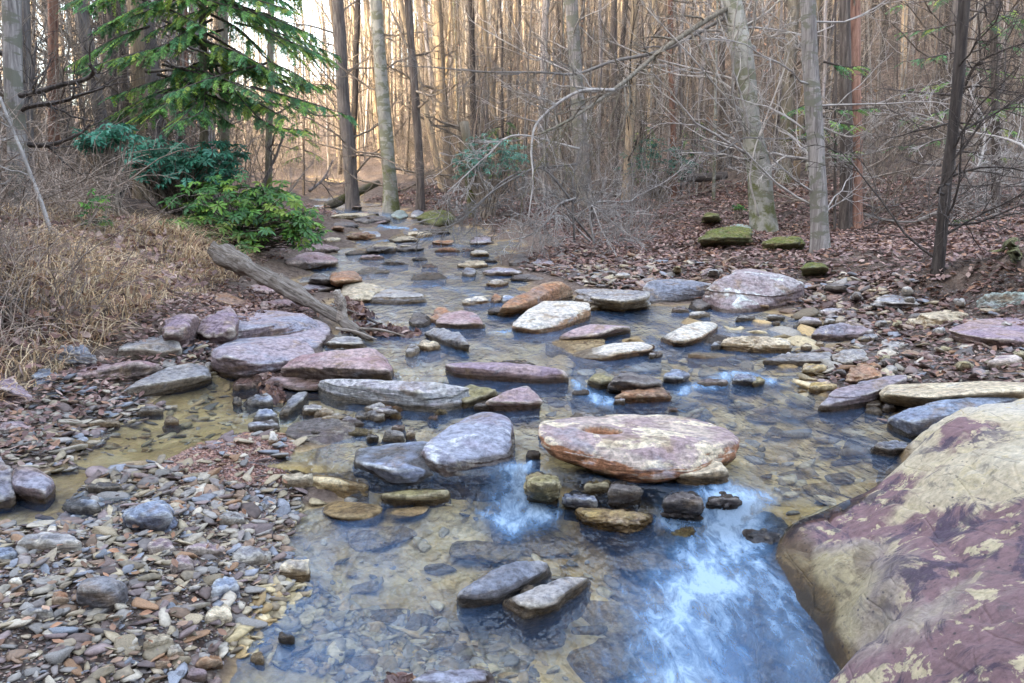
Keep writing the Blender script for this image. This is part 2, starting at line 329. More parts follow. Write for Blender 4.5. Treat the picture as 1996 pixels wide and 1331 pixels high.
def boulder_mat():
    g = G('water_worn_boulder', .72); co = g.co()
    n1 = g.noise(co, 1.6, 8, .62, .5); n3 = g.noise(g.mapv(co, (1.1, 1.1, 1.1)), 5.0, 9, .7, .7)
    zone = g.attr('zone')          # 0 at the water, 1 on the crown of the boulder
    zz = g.math('ADD', zone, g.math('MULTIPLY', g.math('SUBTRACT', n1, .5), .55))
    zz = g.math('ADD', zz, g.math('MULTIPLY', g.math('SUBTRACT', n3, .5), .18))
    c = g.ramp(zz, [(.03, (.12, .10, .07)), (.10, (.33, .26, .14)), (.22, (.45, .37, .22)), (.33, (.40, .32, .27)), (.41, (.27, .165, .17)), (.55, (.245, .145, .15)), (.60, (.56, .46, .31)), (.75, (.63, .54, .39)), (1.0, (.58, .52, .43))])
    pat = g.noise(g.mapv(co, (1.3, .8, 1), (0, 0, .5)), 8.5, 8, .66, .4)
    band = g.math('MULTIPLY', g.ss(zz, .30, .42), g.ss(pat, .545, .575)); c = g.mix(band, c, (.60, .50, .32))
    dpa = g.noise(g.mapv(co, (1, .55, 1), (0, 0, .35), (3, 1, 0)), 4.2, 8, .68, .8)
    dk = g.math('MULTIPLY', g.math('MULTIPLY', g.ss(dpa, .50, .56), g.ss(zz, .26, .36)), g.ss(zz, .75, .58)); c = g.mix(g.math('MULTIPLY', dk, .85), c, (.075, .055, .09))
    st = g.noise(g.mapv(co, (3.0, .55, 2), (0, 0, .85)), 6.5, 8, .7, 1.0)
    c = g.mix(g.ss(st, .57, .64, 0, .5), c, (.13, .115, .12))
    swirl = g.n('TexWave', {'wave_type': 'BANDS'}, 1, Vector=g.mapv(co, (1, 1, 2), (.3, 0, .9)), Scale=5.0, Distortion=9.0, Detail=5.0)
    low = g.ss(zz, .40, .24); c = g.mix(g.math('MULTIPLY', g.math('MULTIPLY', low, g.ss(g.noise(g.mapv(co, (1, .5, 1), (0, 0, .8)), 9.0, 8, .7, .4), .48, .6)), .7), c, (.13, .09, .055))
    c = g.gain(c, g.ss(g.noise(co, 30.0, 6, .72), .25, .75, .7, 1.28))
    pts = g.vor(g.mapv(co, (1, .7, 1)), 34.0, 0); c = g.mix(g.math('MULTIPLY', g.ss(pts, .22, .1), g.ss(n3, .48, .6)), c, (.09, .07, .075))
    wb = g.ss(g.math('ADD', g.attr('wet'), g.math('MULTIPLY', g.math('SUBTRACT', n3, .5), .6)), .25, .6); c = g.mix(wb, c, g.mix(1.0, c, (.40, .33, .26), 'MULTIPLY'))
    h = g.math('ADD', g.noise(co, 14.0, 11, .74, .1), g.math('MULTIPLY', st, .12)); h = g.math('SUBTRACT', h, g.math('MULTIPLY', g.ss(g.vor(g.mapv(co, (1, .45, 1), (0, 0, .6)), 4.5, 0, 'DISTANCE_TO_EDGE'), .03, .0), .22))
    return g.done(c, g.ss(zz, .15, .45, .2, .75), g.bump(h, .8, .04))
def plain_var(name, stops, scale=20, rough=.8, bump=.4, usernd=True):
    g = G(name, rough); co = g.co()
    f = g.noise(co, scale, 7, .65, .3)
    c = g.ramp(f, stops)
    if usernd: c = g.gain(c, g.math('ADD', .72, g.math('MULTIPLY', g.rnd(), .56)))
    return g.done(c, None, g.bump(g.noise(co, scale * 2.5, 6, .7), bump, .01))
COB = {k: plain_var(k + '_cobble', [(.3, tuple(x * .55 for x in c)), (.5, c), (.7, tuple(min(.8, x * 1.35) for x in c))], 22, .6) for k, c in
       {'tan': (.33, .265, .175), 'grey': (.25, .23, .21), 'blue': (.235, .25, .28), 'rust': (.29, .17, .095), 'mauve': (.24, .175, .17), 'pale': (.46, .40, .31)}.items()}
COB['wetleaf'] = plain_var('wet_leaf_puddle', [(.35, (.02, .013, .008)), (.5, (.09, .05, .025)), (.65, (.17, .09, .04))], 40, .25, .4, False)
def tint_mat(name, rough=.7, scale=30, trans=0.0, bump=.3):
    g = G(name, rough); c = g.attr('tint', 'Color'); co = g.co()
    c = g.gain(c, g.ss(g.noise(co, scale, 4, .6), .25, .75, .7, 1.3))
    m = g.done(c, None, g.bump(g.noise(co, scale * 2, 5, .7), bump, .01) if bump else None)
    if trans:
        tr = g.t.nodes.new('ShaderNodeBsdfTranslucent'); g.put(tr.inputs[0], c)
        mx = g.t.nodes.new('ShaderNodeMixShader'); mx.inputs[0].default_value = trans
        g.t.links.new(g.b.outputs[0], mx.inputs[1]); g.t.links.new(tr.outputs[0], mx.inputs[2]); g.t.links.new(mx.outputs[0], g.out.inputs[0])
    return m
M_PEB = tint_mat('pebbles', .55, 45); M_LEAF = tint_mat('dead_leaf', .7, 25, .15, 0); M_GRASS = tint_mat('dry_grass', .8, 8, .2, 0)
M_GREEN = tint_mat('evergreen_leaf', .42, 6, .25, 0); M_NEEDLE = tint_mat('hemlock_needle', .6, 5, .5, 0)
def bark_mat(name, c1, c2, c3, moss=0.0, vs=5.0, blotch=None, lo=.42):
    g = G(name, .9); co = g.co()
    off = g.n('VectorMath', {'operation': 'ADD'}, i0=co, i1=g.n('CombineXYZ', i0=g.math('MULTIPLY', g.rnd(), 31.0), i1=0.0, i2=g.math('MULTIPLY', g.rnd(), 53.0)))
    f = g.noise(g.mapv(off, (vs, vs, .55)), 4.0, 8, .7, .4)
    c = g.ramp(f, [(.33, c1), (.5, c2), (.66, c3)])
    if blotch:
        b = g.noise(g.mapv(off, (1, 1, 2.2)), 3.2, 5, .6, .6); c = g.mix(g.ss(b, .5, .56), c, blotch)
    if moss:
        b = g.noise(off, 2.3, 6, .65, .3); h = g.n('SeparateXYZ', out=2, Vector=co)
        c = g.mix(g.math('MULTIPLY', g.ss(b, .47, .6), g.ss(h, moss + 1.2, moss, 0, .85)), c, (.11, .12, .025))
    c = g.gain(c, g.math('ADD', lo, g.math('MULTIPLY', g.rnd(), (1 - lo) * 1.64)))
    return g.done(c, .9, g.bump(f, .9, .03))
BK = {
 'grey': bark_mat('grey_bark', (.10, .085, .085), (.24, .21, .20), (.38, .34, .31)),
 'ashen': bark_mat('ashen_bark', (.09, .08, .075), (.25, .225, .21), (.40, .37, .345), 0, 6, (.17, .165, .13), lo=1.0),
 'tan': bark_mat('tan_bark', (.12, .085, .055), (.30, .225, .15), (.42, .33, .22)),
 'dark': bark_mat('dark_bark', (.04, .033, .03), (.105, .085, .075), (.19, .16, .14)),
 'red': bark_mat('red_brown_bark', (.09, .045, .035), (.23, .125, .09), (.33, .2, .15)),
 'beech': bark_mat('beech_bark', (.18, .17, .15), (.34, .33, .29), (.45, .43, .38), .9, 1.2, (.2, .2, .14)),
 'moss': bark_mat('mossy_bark', (.09, .08, .06), (.2, .17, .13), (.3, .27, .22), 1.0),
 'silver': bark_mat('silver_twig', (.2, .18, .17), (.35, .32, .295), (.48, .445, .41), 0, 3),
 'twig': bark_mat('brown_twig', (.10, .08, .065), (.215, .175, .14), (.32, .265, .21), 0, 3),
 'log': bark_mat('weathered_wood', (.07, .055, .045), (.27, .225, .185), (.46, .41, .36), 0, 11),
}
BK['log'].node_tree.nodes  # keeps its grain along the log: the log mesh is built along its own z
def ground_mat():
    g = G('forest_floor', .9); co = g.geo('Position')
    lit, grv, bed = g.attr('litter'), g.attr('gravel'), g.attr('bed')
    v = g.vor(co, 13.0, 1); lv = g.n('SeparateColor', i0=v)
    leaf = g.ramp(lv, [(0, (.07, .05, .04)), (.3, (.16, .11, .085)), (.55, (.24, .165, .125)), (.8, (.30, .225, .175)), (1, (.10, .07, .055))])
    leaf = g.gain(leaf, g.ss(g.noise(co, 3.0, 6, .7), .3, .7, .30, .85))
    soil = g.ramp(g.noise(co, 16.0, 8, .72), [(.3, (.06, .042, .033)), (.5, (.16, .115, .09)), (.7, (.3, .23, .18))])
    c = g.mix(g.math('MULTIPLY', lit, .92), soil, leaf)
    gv = g.n('SeparateColor', i0=g.vor(co, 42.0, 1))
    gc = g.ramp(gv, [(0, (.12, .075, .06)), (.35, (.24, .165, .13)), (.6, (.33, .26, .2)), (.8, (.29, .28, .29)), (1, (.16, .11, .09))])
    gc = g.gain(gc, g.ss(g.vor(co, 42.0, 0), .0, .55, 1.15, .35))
    c = g.mix(grv, c, gc)
    bn = g.noise(co, 3.2, 8, .66, .7); bv = g.n('SeparateColor', i0=g.vor(g.n('VectorMath', {'operation': 'ADD'}, i0=co, i1=g.n('VectorMath', {'operation': 'SCALE'}, i0=g.n('TexNoise', None, 1, Vector=co, Scale=6.0), Scale=.09)), 8.0, 1))
    bc = g.ramp(bn, [(.28, (.17, .11, .04)), (.42, (.40, .265, .10)), (.55, (.54, .385, .165)), (.7, (.66, .52, .29))])
    bc = g.gain(bc, g.ss(bv, 0, 1, .95, 1.35))
    c = g.mix(bed, c, bc)
    h = g.math('ADD', g.noise(co, 18.0, 8, .7), g.math('MULTIPLY', g.vor(co, 30.0, 0), .6))
    return g.done(c, g.ss(bed, 0, 1, .9, .6), g.bump(h, .8, .04))
def water_mat():
    g = G('creek_water', .1); co = g.geo('Position')
    foam = g.attr('foam'); calm = g.attr('calm')
    r1 = g.noise(g.mapv(co, (1, .42, 1), (0, 0, .12)), 6.0, 3, .5, .6)
    r2 = g.noise(g.mapv(co, (1, .5, 1), (0, 0, -.2)), 17.0, 2, .5, .4)
    h = g.math('ADD', r1, g.math('MULTIPLY', r2, .35))
    h = g.math('MULTIPLY', h, calm)
    nrm = g.bump(h, 1.0, .07)
    fr = g.n('Fresnel', IOR=1.33, Normal=nrm)
    fr = g.math('MINIMUM', g.math('MULTIPLY', fr, 1.1), 1.0)
    tr = g.n('BsdfTransparent', Color=(.93, .95, .92)); gl = g.n('BsdfGlossy', Color=(.92, .96, 1.0), Roughness=.15, Normal=nrm)
    w = g.n('MixShader', i0=fr, i1=tr, i2=gl)
    sky_paint = g.n('BsdfDiffuse', Color=(.20, .38, .70)); w = g.n('MixShader', i0=g.math('MULTIPLY', g.math('MULTIPLY', g.attr('sky_paint'), .17), g.ss(r1, .3, .7, .6, 1.35)), i1=w, i2=sky_paint)  # sky reflection painted as diffuse blue, mixed over the clear water
    fn = g.noise(g.mapv(co, (1, .34, 1), (0, 0, -.28)), 19.0, 10, .72, .5)
    fn2 = g.noise(g.mapv(co, (1, .6, 1), (0, 0, -.3)), 3.4, 5, .6, .8)
    q = g.math('ADD', foam, g.math('ADD', g.math('MULTIPLY', g.math('SUBTRACT', fn, .5), 2.5), g.math('MULTIPLY', g.math('SUBTRACT', fn2, .5), 2.0)))
    q = g.math('ADD', g.math('MULTIPLY', g.ss(q, .3, 1.7), g.ss(foam, 0.02, .35)), g.math('MULTIPLY', g.ss(foam, .05, 1.0), .30), True)
    df = g.n('BsdfDiffuse', Color=g.mix(q, (.08, .22, .43), (.37, .49, .62)), Normal=g.bump(fn, .4, .03))  # blue of the skylight is put into the foam colour
    mx = g.n('MixShader', i0=g.math('MULTIPLY', q, .95), i1=w, i2=df)
    g.t.links.new(mx, g.out.inputs[0]); return g.m

# ------------------------------------------------------------------ ground sheet
ys = np.concatenate([np.linspace(-60, -4, 36), np.linspace(-3, 1.2, 16), np.arange(1.3, 8, .032), np.arange(8, 16, .06), np.arange(16, 30, .14), np.arange(30, 60, .5), np.linspace(60, 135, 45)])
u = np.linspace(-1, 1, 420)
GX, GY = [], []
for y in ys:
    a = .55 + .07 * max(abs(y), 1); X = a * np.sinh(u * math.asinh(75 / a)); GX.append(X); GY.append(np.full(len(u), y))
GX, GY = np.array(GX), np.array(GY); ny, nx = GX.shape
GZ = tz(GX, GY).reshape(ny, nx)
def gridq(ny, nx):
    i = np.arange(ny - 1)[:, None] * nx + np.arange(nx - 1)[None]; return np.stack([i, i + 1, i + nx + 1, i + nx], -1).reshape(-1, 4)
me = mesh_np('ground', np.c_[GX.ravel(), GY.ravel(), GZ.ravel()], gridq(ny, nx), None, ground_mat())
BAR = wpoly([(640,900),(600,955),(580,1005),(555,1060),(590,1120),(560,1160),(505,1205),(455,1270),(420,1331),(400,1450),(-350,1450),(-350,1080),(60,1010),(200,925),(350,895),(440,845),(540,845),(620,870)])
LEFT = wpoly([(-150,1010),(0,960),(150,915),(190,870),(330,800),(480,740),(420,640),(250,690),(100,740),(-60,720),(-150,800)])
BEACH = wpoly([(1990,860),(1800,840),(1640,800),(1610,760),(1560,700),(1640,670),(1560,610),(1420,600),(1250,575),(1130,555),(1010,525),(1100,490),(1300,505),(1600,520),(1850,560),(2100,570),(2200,800)])
gx, gy, gz = GX.ravel(), GY.ravel(), GZ.ravel()
grav = np.clip(inpoly(BAR, gx, gy) * 1.0 + inpoly(LEFT, gx, gy) * .9 + inpoly(BEACH, gx, gy) * .75, 0, 1)
wl = W(gx, gy); inch = (gy > 0) & (gy < 48) & (gx > -12) & (gx < 5)
bed = np.where(inch, sstep(.02, -.02, gz - wl), 0)
bank = sstep(.12, .45, gz - wl) * np.where(inpoly(BEACH, gx, gy), .5, 1)
fattr(me, 'gravel', grav * (1 - bed * .8)); fattr(me, 'bed', bed); fattr(me, 'litter', bank)
tag(link('ground', me), kind='structure')

# ------------------------------------------------------------------ creek water
wy = np.concatenate([np.arange(.9, 3.4, .03), np.arange(3.4, 4.8, .012), np.arange(4.8, 9, .035), np.arange(9, 20, .1), np.arange(20, 34, .25)])
uu = np.linspace(0, 1, 330); WX, WY = [], []
for y in wy:
    x0, x1 = -1.2 - .62 * y - .3, min(1.0 + .62 * y, 7.5) 
    if y > 19:
        k = min((y - 19) / 4, 1); xc = np.interp(y, [19, 24, 28, 34, 40], [-3.4, -4.6, -5.6, -7.4, -9.5]); x0 = x0 * (1 - k) + (xc - 1.8) * k; x1 = x1 * (1 - k) + (xc + 1.4) * k
    WX.append(x0 + (x1 - x0) * uu); WY.append(np.full(len(uu), y))
WX, WY = np.array(WX), np.array(WY); wx, wyf = WX.ravel(), WY.ravel()
wz = W(wx, wyf)
FO = []   # white water: polylines of picture points, half-width (m), strength
def foamline(pts, wid, k, n=24):
    P = np.array([at_w(a, b)[:2] for a, b in pts]); P = smooth_line(np.c_[P, np.zeros(len(P))], n)[:, :2]; FO.append((P, np.interp(np.linspace(0, 1, n), np.linspace(0, 1, len(wid)), wid), k))
foamline([(1035,905),(1015,930),(1005,955),(995,1005)], [.03,.05,.07,.17], 1.0)
foamline([(985,985),(1040,1000)], [.12,.14], .75)
foamline([(1425,960),(1440,990),(1430,1030),(1400,1080),(1370,1140),(1350,1200),(1345,1260),(1350,1340)], [.06,.12,.18,.22,.25,.28,.30,.31], 1.0, 40)
foamline([(1440,1070),(1500,1140),(1530,1230),(1570,1320)], [.1,.13,.14,.12], .6)
foamline([(1290,1010),(1370,1040),(1390,1080)], [.05,.08,.1], .7)
foamline([(1500,965),(1480,1000),(1470,1060)], [.06,.07,.08], .55)
foamline([(1325,765),(1390,748),(1440,735),(1500,742)], [.05,.08,.08,.06], .85)
foamline([(1120,745),(1140,765),(1190,785)], [.04,.08,.1], .75)
foamline([(1090,605),(1000,645),(960,650)], [.08,.1,.08], .45)
foamline([(1010,650),(900,690)], [.1,.12], .28)
foamline([(760,560),(880,560),(960,590),(990,610)], [.12,.16,.14,.1], .36)
foamline([(700,520),(800,525),(900,545)], [.1,.14,.12], .36)
foamline([(640,480),(750,470),(830,465),(900,480)], [.16,.2,.22,.16], .5)
foamline([(740,440),(800,446),(830,452)], [.2,.2,.2], .8)
foamline([(640,455),(690,440),(700,425)], [.2,.24,.24], .5)
foamline([(650,415),(720,415),(780,425)], [.3,.3,.3], .45)
foamline([(560,520),(620,500),(640,490)], [.14,.16,.14], .5)
foam = np.zeros(len(wx))
for P, wd, k in FO:
    for i_, (a, b, r_) in enumerate(zip(P[:, 0], P[:, 1], wd)):
        foam = np.maximum(foam, np.minimum(k * 1.12, 1) * (1 - .25 * sstep(.5, 1, i_ / len(P)) * (len(P) == 40)) * np.exp(-(((wx - a) / r_) ** 2 + ((wyf - b) / (r_ * 1.5)) ** 2) * .9))
yd = np.interp(wx, DAMX, DAMY)
p3 = np.c_[wx * 1.0, wyf * .5, np.zeros(len(wx))]
wz = wz + fbm(p3 * 3.0, 3, 21) * (.006 + .04 * foam) + fbm(p3 * np.array([11, 7, 1]), 3, 31) * .03 * foam
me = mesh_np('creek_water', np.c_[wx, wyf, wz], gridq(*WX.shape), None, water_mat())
calm = np.where((wx < -1.1) & (wyf < 6.3), .25, 1.0) * np.where(wyf > 6.3, .8, 1)
fattr(me, 'sky_paint', np.clip(sstep(.2, -.9, wx) * sstep(4.6, 3.6, wyf) * .55 + .2 + .30 * sstep(5.6, 7.5, wyf) + .15 * sstep(4.2, 4.6, wyf) + .75 * np.exp(-((wx - .78) / .33) ** 2 - ((wyf - 2.75) / .75) ** 2), 0, 1.2) * calm); fattr(me, 'foam', foam); fattr(me, 'calm', calm)  # first attribute: strength of the painted sky blue, by zone of the creek
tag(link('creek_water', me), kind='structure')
# ------------------------------------------------------------------ rocks
_ico = {}
def ico(sub):
    if sub not in _ico:
        bm = bmesh.new(); bmesh.ops.create_icosphere(bm, subdivisions=sub, radius=1); bm.verts.ensure_lookup_table()
        v = np.array([x.co[:] for x in bm.verts]); t = np.array([[x.index for x in f.verts] for f in bm.faces]); bm.free()
        v /= np.linalg.norm(v, axis=1)[:, None]; _ico[sub] = (v, t)
    return _ico[sub]
def hull_planes(P):
    bm = bmesh.new()
    for p in P: bm.verts.new(p)
    bmesh.ops.convex_hull(bm, input=bm.verts); bm.normal_update()
    N, D = [], []
    for f in bm.faces:
        n = np.array(f.normal[:]); 
        if np.linalg.norm(n) < .5: continue
        d = float(n @ np.array(f.verts[0].co[:]))
        if not any(n @ a > .985 and abs(d - b) < .03 for a, b in zip(N, D)): N.append(n); D.append(d)
    bm.free(); return np.array(N), np.array(D)
def rock_verts(P, sub=5, p=16, amp=.05, seed=0, strata=.5, freq=1.0):
    """a stone filling the hull of the points P: rounded edges, broken ledges, weathering"""
    P = np.asarray(P, float); c = (P.min(0) + P.max(0)) / 2; half = (P.max(0) - P.min(0)) / 2 + 1e-3
    N, D = hull_planes(P - c)
    rf = np.random.default_rng(seed + 999); Pc = P - c; nf = 9 if sub >= 4 else 5; fn_ = rf.normal(size=(nf, 3)) * np.array([1, 1, .55]) * (1 / np.maximum(half, .02)) * half.min() ** .8; fn_ /= np.linalg.norm(fn_, axis=1)[:, None]
    sup = (Pc @ fn_.T).max(0); N = np.r_[N, fn_]; D = np.r_[D, sup * (.84 + .15 * rf.random(nf))]
    v, t = ico(sub); d = v * (half ** .85); d = d / np.linalg.norm(d, axis=1)[:, None]
    k = np.clip((d @ N.T) / np.maximum(D, .004)[None, :], 0, None)
    kk = k / (k.max(1)[:, None] + 1e-9)
    r = 1 / (k.max(1) * (kk ** p).sum(1) ** (1 / p) + 1e-9)
    v = d * r[:, None]; s = float(np.sort(half)[1]); th = float(half[2])
    q = v + c * 3.1 + seed * 7.7
    n = fbm(q / s * 1.3 * freq, 4, seed) * amp * s
    n += fbm(q * np.array([1, 1, 2.2]) / s * 4.2 * freq, 4, seed + 40, .6) * amp * .55 * s
    rdg = (1 - np.abs(fbm(q * np.array([1, 1, 1.8]) / s * 1.9 * freq, 3, seed + 80))) ** 3; n -= rdg * amp * .85 * s
    lay = np.floor(v[:, 2] / max(th, .02) * 3.3 + fbm(q / s * .9, 2, seed + 11) * 1.3)
    side = 1 - np.abs(d[:, 2]) ** .8
    n += (_h(lay.astype(np.int64), lay.astype(np.int64) * 0, lay.astype(np.int64) * 0, seed + 5) - .5) * strata * amp * 1.3 * s * side
    dirn = d * np.array([1, 1, min(1, th / s + .25)])
    return v + dirn * n[:, None], t, c
ROCKS = []
def put_rock(name, label, cat, mat, P, sub, p, amp, seed, strata=.5, shape=None, group=None, freq=1.0):
    v, t, c = rock_verts(P, sub, p, amp, seed, strata, freq)
    w = v + c
    if shape is not None: w = shape(w)
    base = np.array([c[0], c[1], P[:, 2].min()]); lv = w - base
    me = mesh_np(name, lv, None, t, mat)
    fattr(me, 'wet', np.clip(1 - (w[:, 2] - W(w[:, 0], w[:, 1]) - .0) / .085, 0, 1))
    o = link(name, me, None, tuple(base)); tag(o, label, cat, group); ROCKS.append((w[:, :2].min(0), w[:, :2].max(0)))
    return o
_seed = [100]
def rock(label, mat, reg, front, edge, back, sub=5, p=40, amp=.12, de=.035, rise=None, strata=1.3, low=.12, hmin=None, name='rock', cat='rock', z0=None, shape=None, extra=None, under=0.0, group=None):
    """front: where it meets the ground or water; edge: top of the face towards us; back: far edge of its top"""
    _seed[0] += 1
    F_ = full(reg, front); E_ = full(reg, edge); B_ = full(reg, back)
    fw = np.array([hit(a, b) for a, b in F_]) if z0 is None else np.array([at_z(a, b, z0) for a, b in F_])
    o = np.argsort([a for a, _ in F_]); fx = np.array([F_[i][0] for i in o]); fy = fw[o, 1]
    ew = np.array([at_y(a, b, np.interp(a, fx, fy) + de) for a, b in E_])
    rr_ = np.random.default_rng(_seed[0])
    if hmin is None: hmin = .012 if de < .03 else (.065 if sub >= 6 else .055 if sub == 5 else .04)
    for k in range(len(ew)):
        zf = np.interp(E_[k][0], fx, fw[o, 2]) + hmin * (.55 + .85 * rr_.random())
        if ew[k, 2] < zf: ew[k] = at_z(*E_[k], zf)
    zt = np.median(ew[:, 2]) + (rise if rise is not None else hmin * (.1 + .6 * rr_.random()))
    bw = np.array([at_z(a, b, zt + hmin * .5 * (rr_.random() - .5)) for a, b in B_])
    for k in range(len(bw)):
        ymin = np.interp(B_[k][0], fx, fy) + .06
        if bw[k, 1] < ymin or bw[k, 1] > ymin + 1.6: bw[k] = at_y(*B_[k], np.clip(bw[k, 1], ymin, ymin + 1.6))
    zb = fw[:, 2].min()
    bot = [np.array([a[0], a[1] + under, zb - low]) for a in fw] + [np.array([b[0], b[1], zb - low]) for b in bw]
    P = np.vstack([fw + np.array([0, under, 0]), ew, bw, bot] + ([np.array(extra)] if extra is not None else []))
    m_ = P.mean(0); P[:, 0] = m_[0] + (P[:, 0] - m_[0]) * 1.07; P[:, 1] = m_[1] + (P[:, 1] - m_[1]) * 1.03
    return put_rock(name, label, cat, RM[mat] if isinstance(mat, str) else mat, P, sub, p, amp, _seed[0], strata, shape, group)
def brock(label, mat, reg, x0, y0, x1, y1, sub=4, lean=0.0, **kw):
    """a stone given by its extent in the picture"""
    kw.setdefault('p', 13); kw.setdefault('amp', .16)
    r = np.random.default_rng(int(x0 * 7 + y0 * 13 + reg)); w, h = x1 - x0, y1 - y0; j = lambda s: (r.random() - .5) * s
    fr = [(x0 + w * (.06 + j(.06)), y1 - h * (.2 + j(.15) + max(lean, 0))), (x0 + w * (.42 + j(.2)), y1), (x1 - w * (.06 + j(.06)), y1 - h * (.2 + j(.15) - min(lean, 0)))]
    ed = [(x0, y0 + h * (.58 + j(.2) - lean * .3)), (x0 + w * (.4 + j(.3)), y0 + h * (.6 + j(.16))), (x1, y0 + h * (.55 + j(.2) + lean * .3))]
    bk = [(x0 + w * (.17 + j(.14)), y0 + h * (.14 + j(.14))), (x0 + w * (.5 + j(.3)), y0), (x1 - w * (.17 + j(.14)), y0 + h * (.13 + j(.14)))]
    return rock(label, mat, reg, fr, ed, bk, sub=sub, **kw)

# --- the flat boulder with the pothole, propped over the lip of the fall
def pothole(w):
    c = at_z(1172, 853, zt_pot[0]); d = np.sqrt(((w[:, 0] - c[0]) / .115) ** 2 + ((w[:, 1] - c[1]) / .10) ** 2)
    up = w[:, 2] > zt_pot[0] - .12
    w = w.copy(); w[:, 2] -= np.where(up, .10 * sstep(1.05, .8, d), 0); return w
zt_pot = [.47]
def hero_pothole():
    fr = [at_y(a, b, y) for a, b, y in [(1058,888,4.36),(1165,925,4.12),(1240,944,4.03),(1335,938,4.06),(1420,908,4.22),(1450,888,4.38)]]
    ed = [at_y(a, b, y) for a, b, y in [(1043,868,4.40),(1085,880,4.24),(1200,900,4.10),(1290,903,4.08),(1360,874,4.16),(1446,856,4.44)]]
    bk = [at_y(a, b, y) for a, b, y in [(1068,844,4.75),(1180,824,5.0),(1330,806,5.12),(1400,822,4.95),(1442,846,4.68)]]
    lowb = [at_y(a, b, y) - np.array([0, 0, dz]) for a, b, y, dz in [(1100,885,4.6,.02),(1240,942,4.2,.01),(1340,936,4.25,.0),(1420,900,4.65,.05),(1330,809,5.0,.24),(1100,840,4.8,.17)]]
    P = np.vstack([fr, ed, bk, lowb]); zt_pot[0] = float(at_y(1172, 853, 4.52)[2])
    put_rock('boulder', 'broad flat mauve and cream boulder with a round pothole in its top', 'boulder', RM['pothole'], P, 7, 22, .05, 3, .5, pothole)
    c = at_z(1172, 853, zt_pot[0]); v, t = ico(3); v = v * np.array([.112, .097, .012]); o = bpy.context.scene.objects['boulder']
    link('puddle', mesh_np('puddle', v + fbm(v * 30, 3, 4)[:, None] * .008 + (c - np.array(o.location)) - np.array([0, 0, .055]), None, t, COB['wetleaf']), o)
hero_pothole()
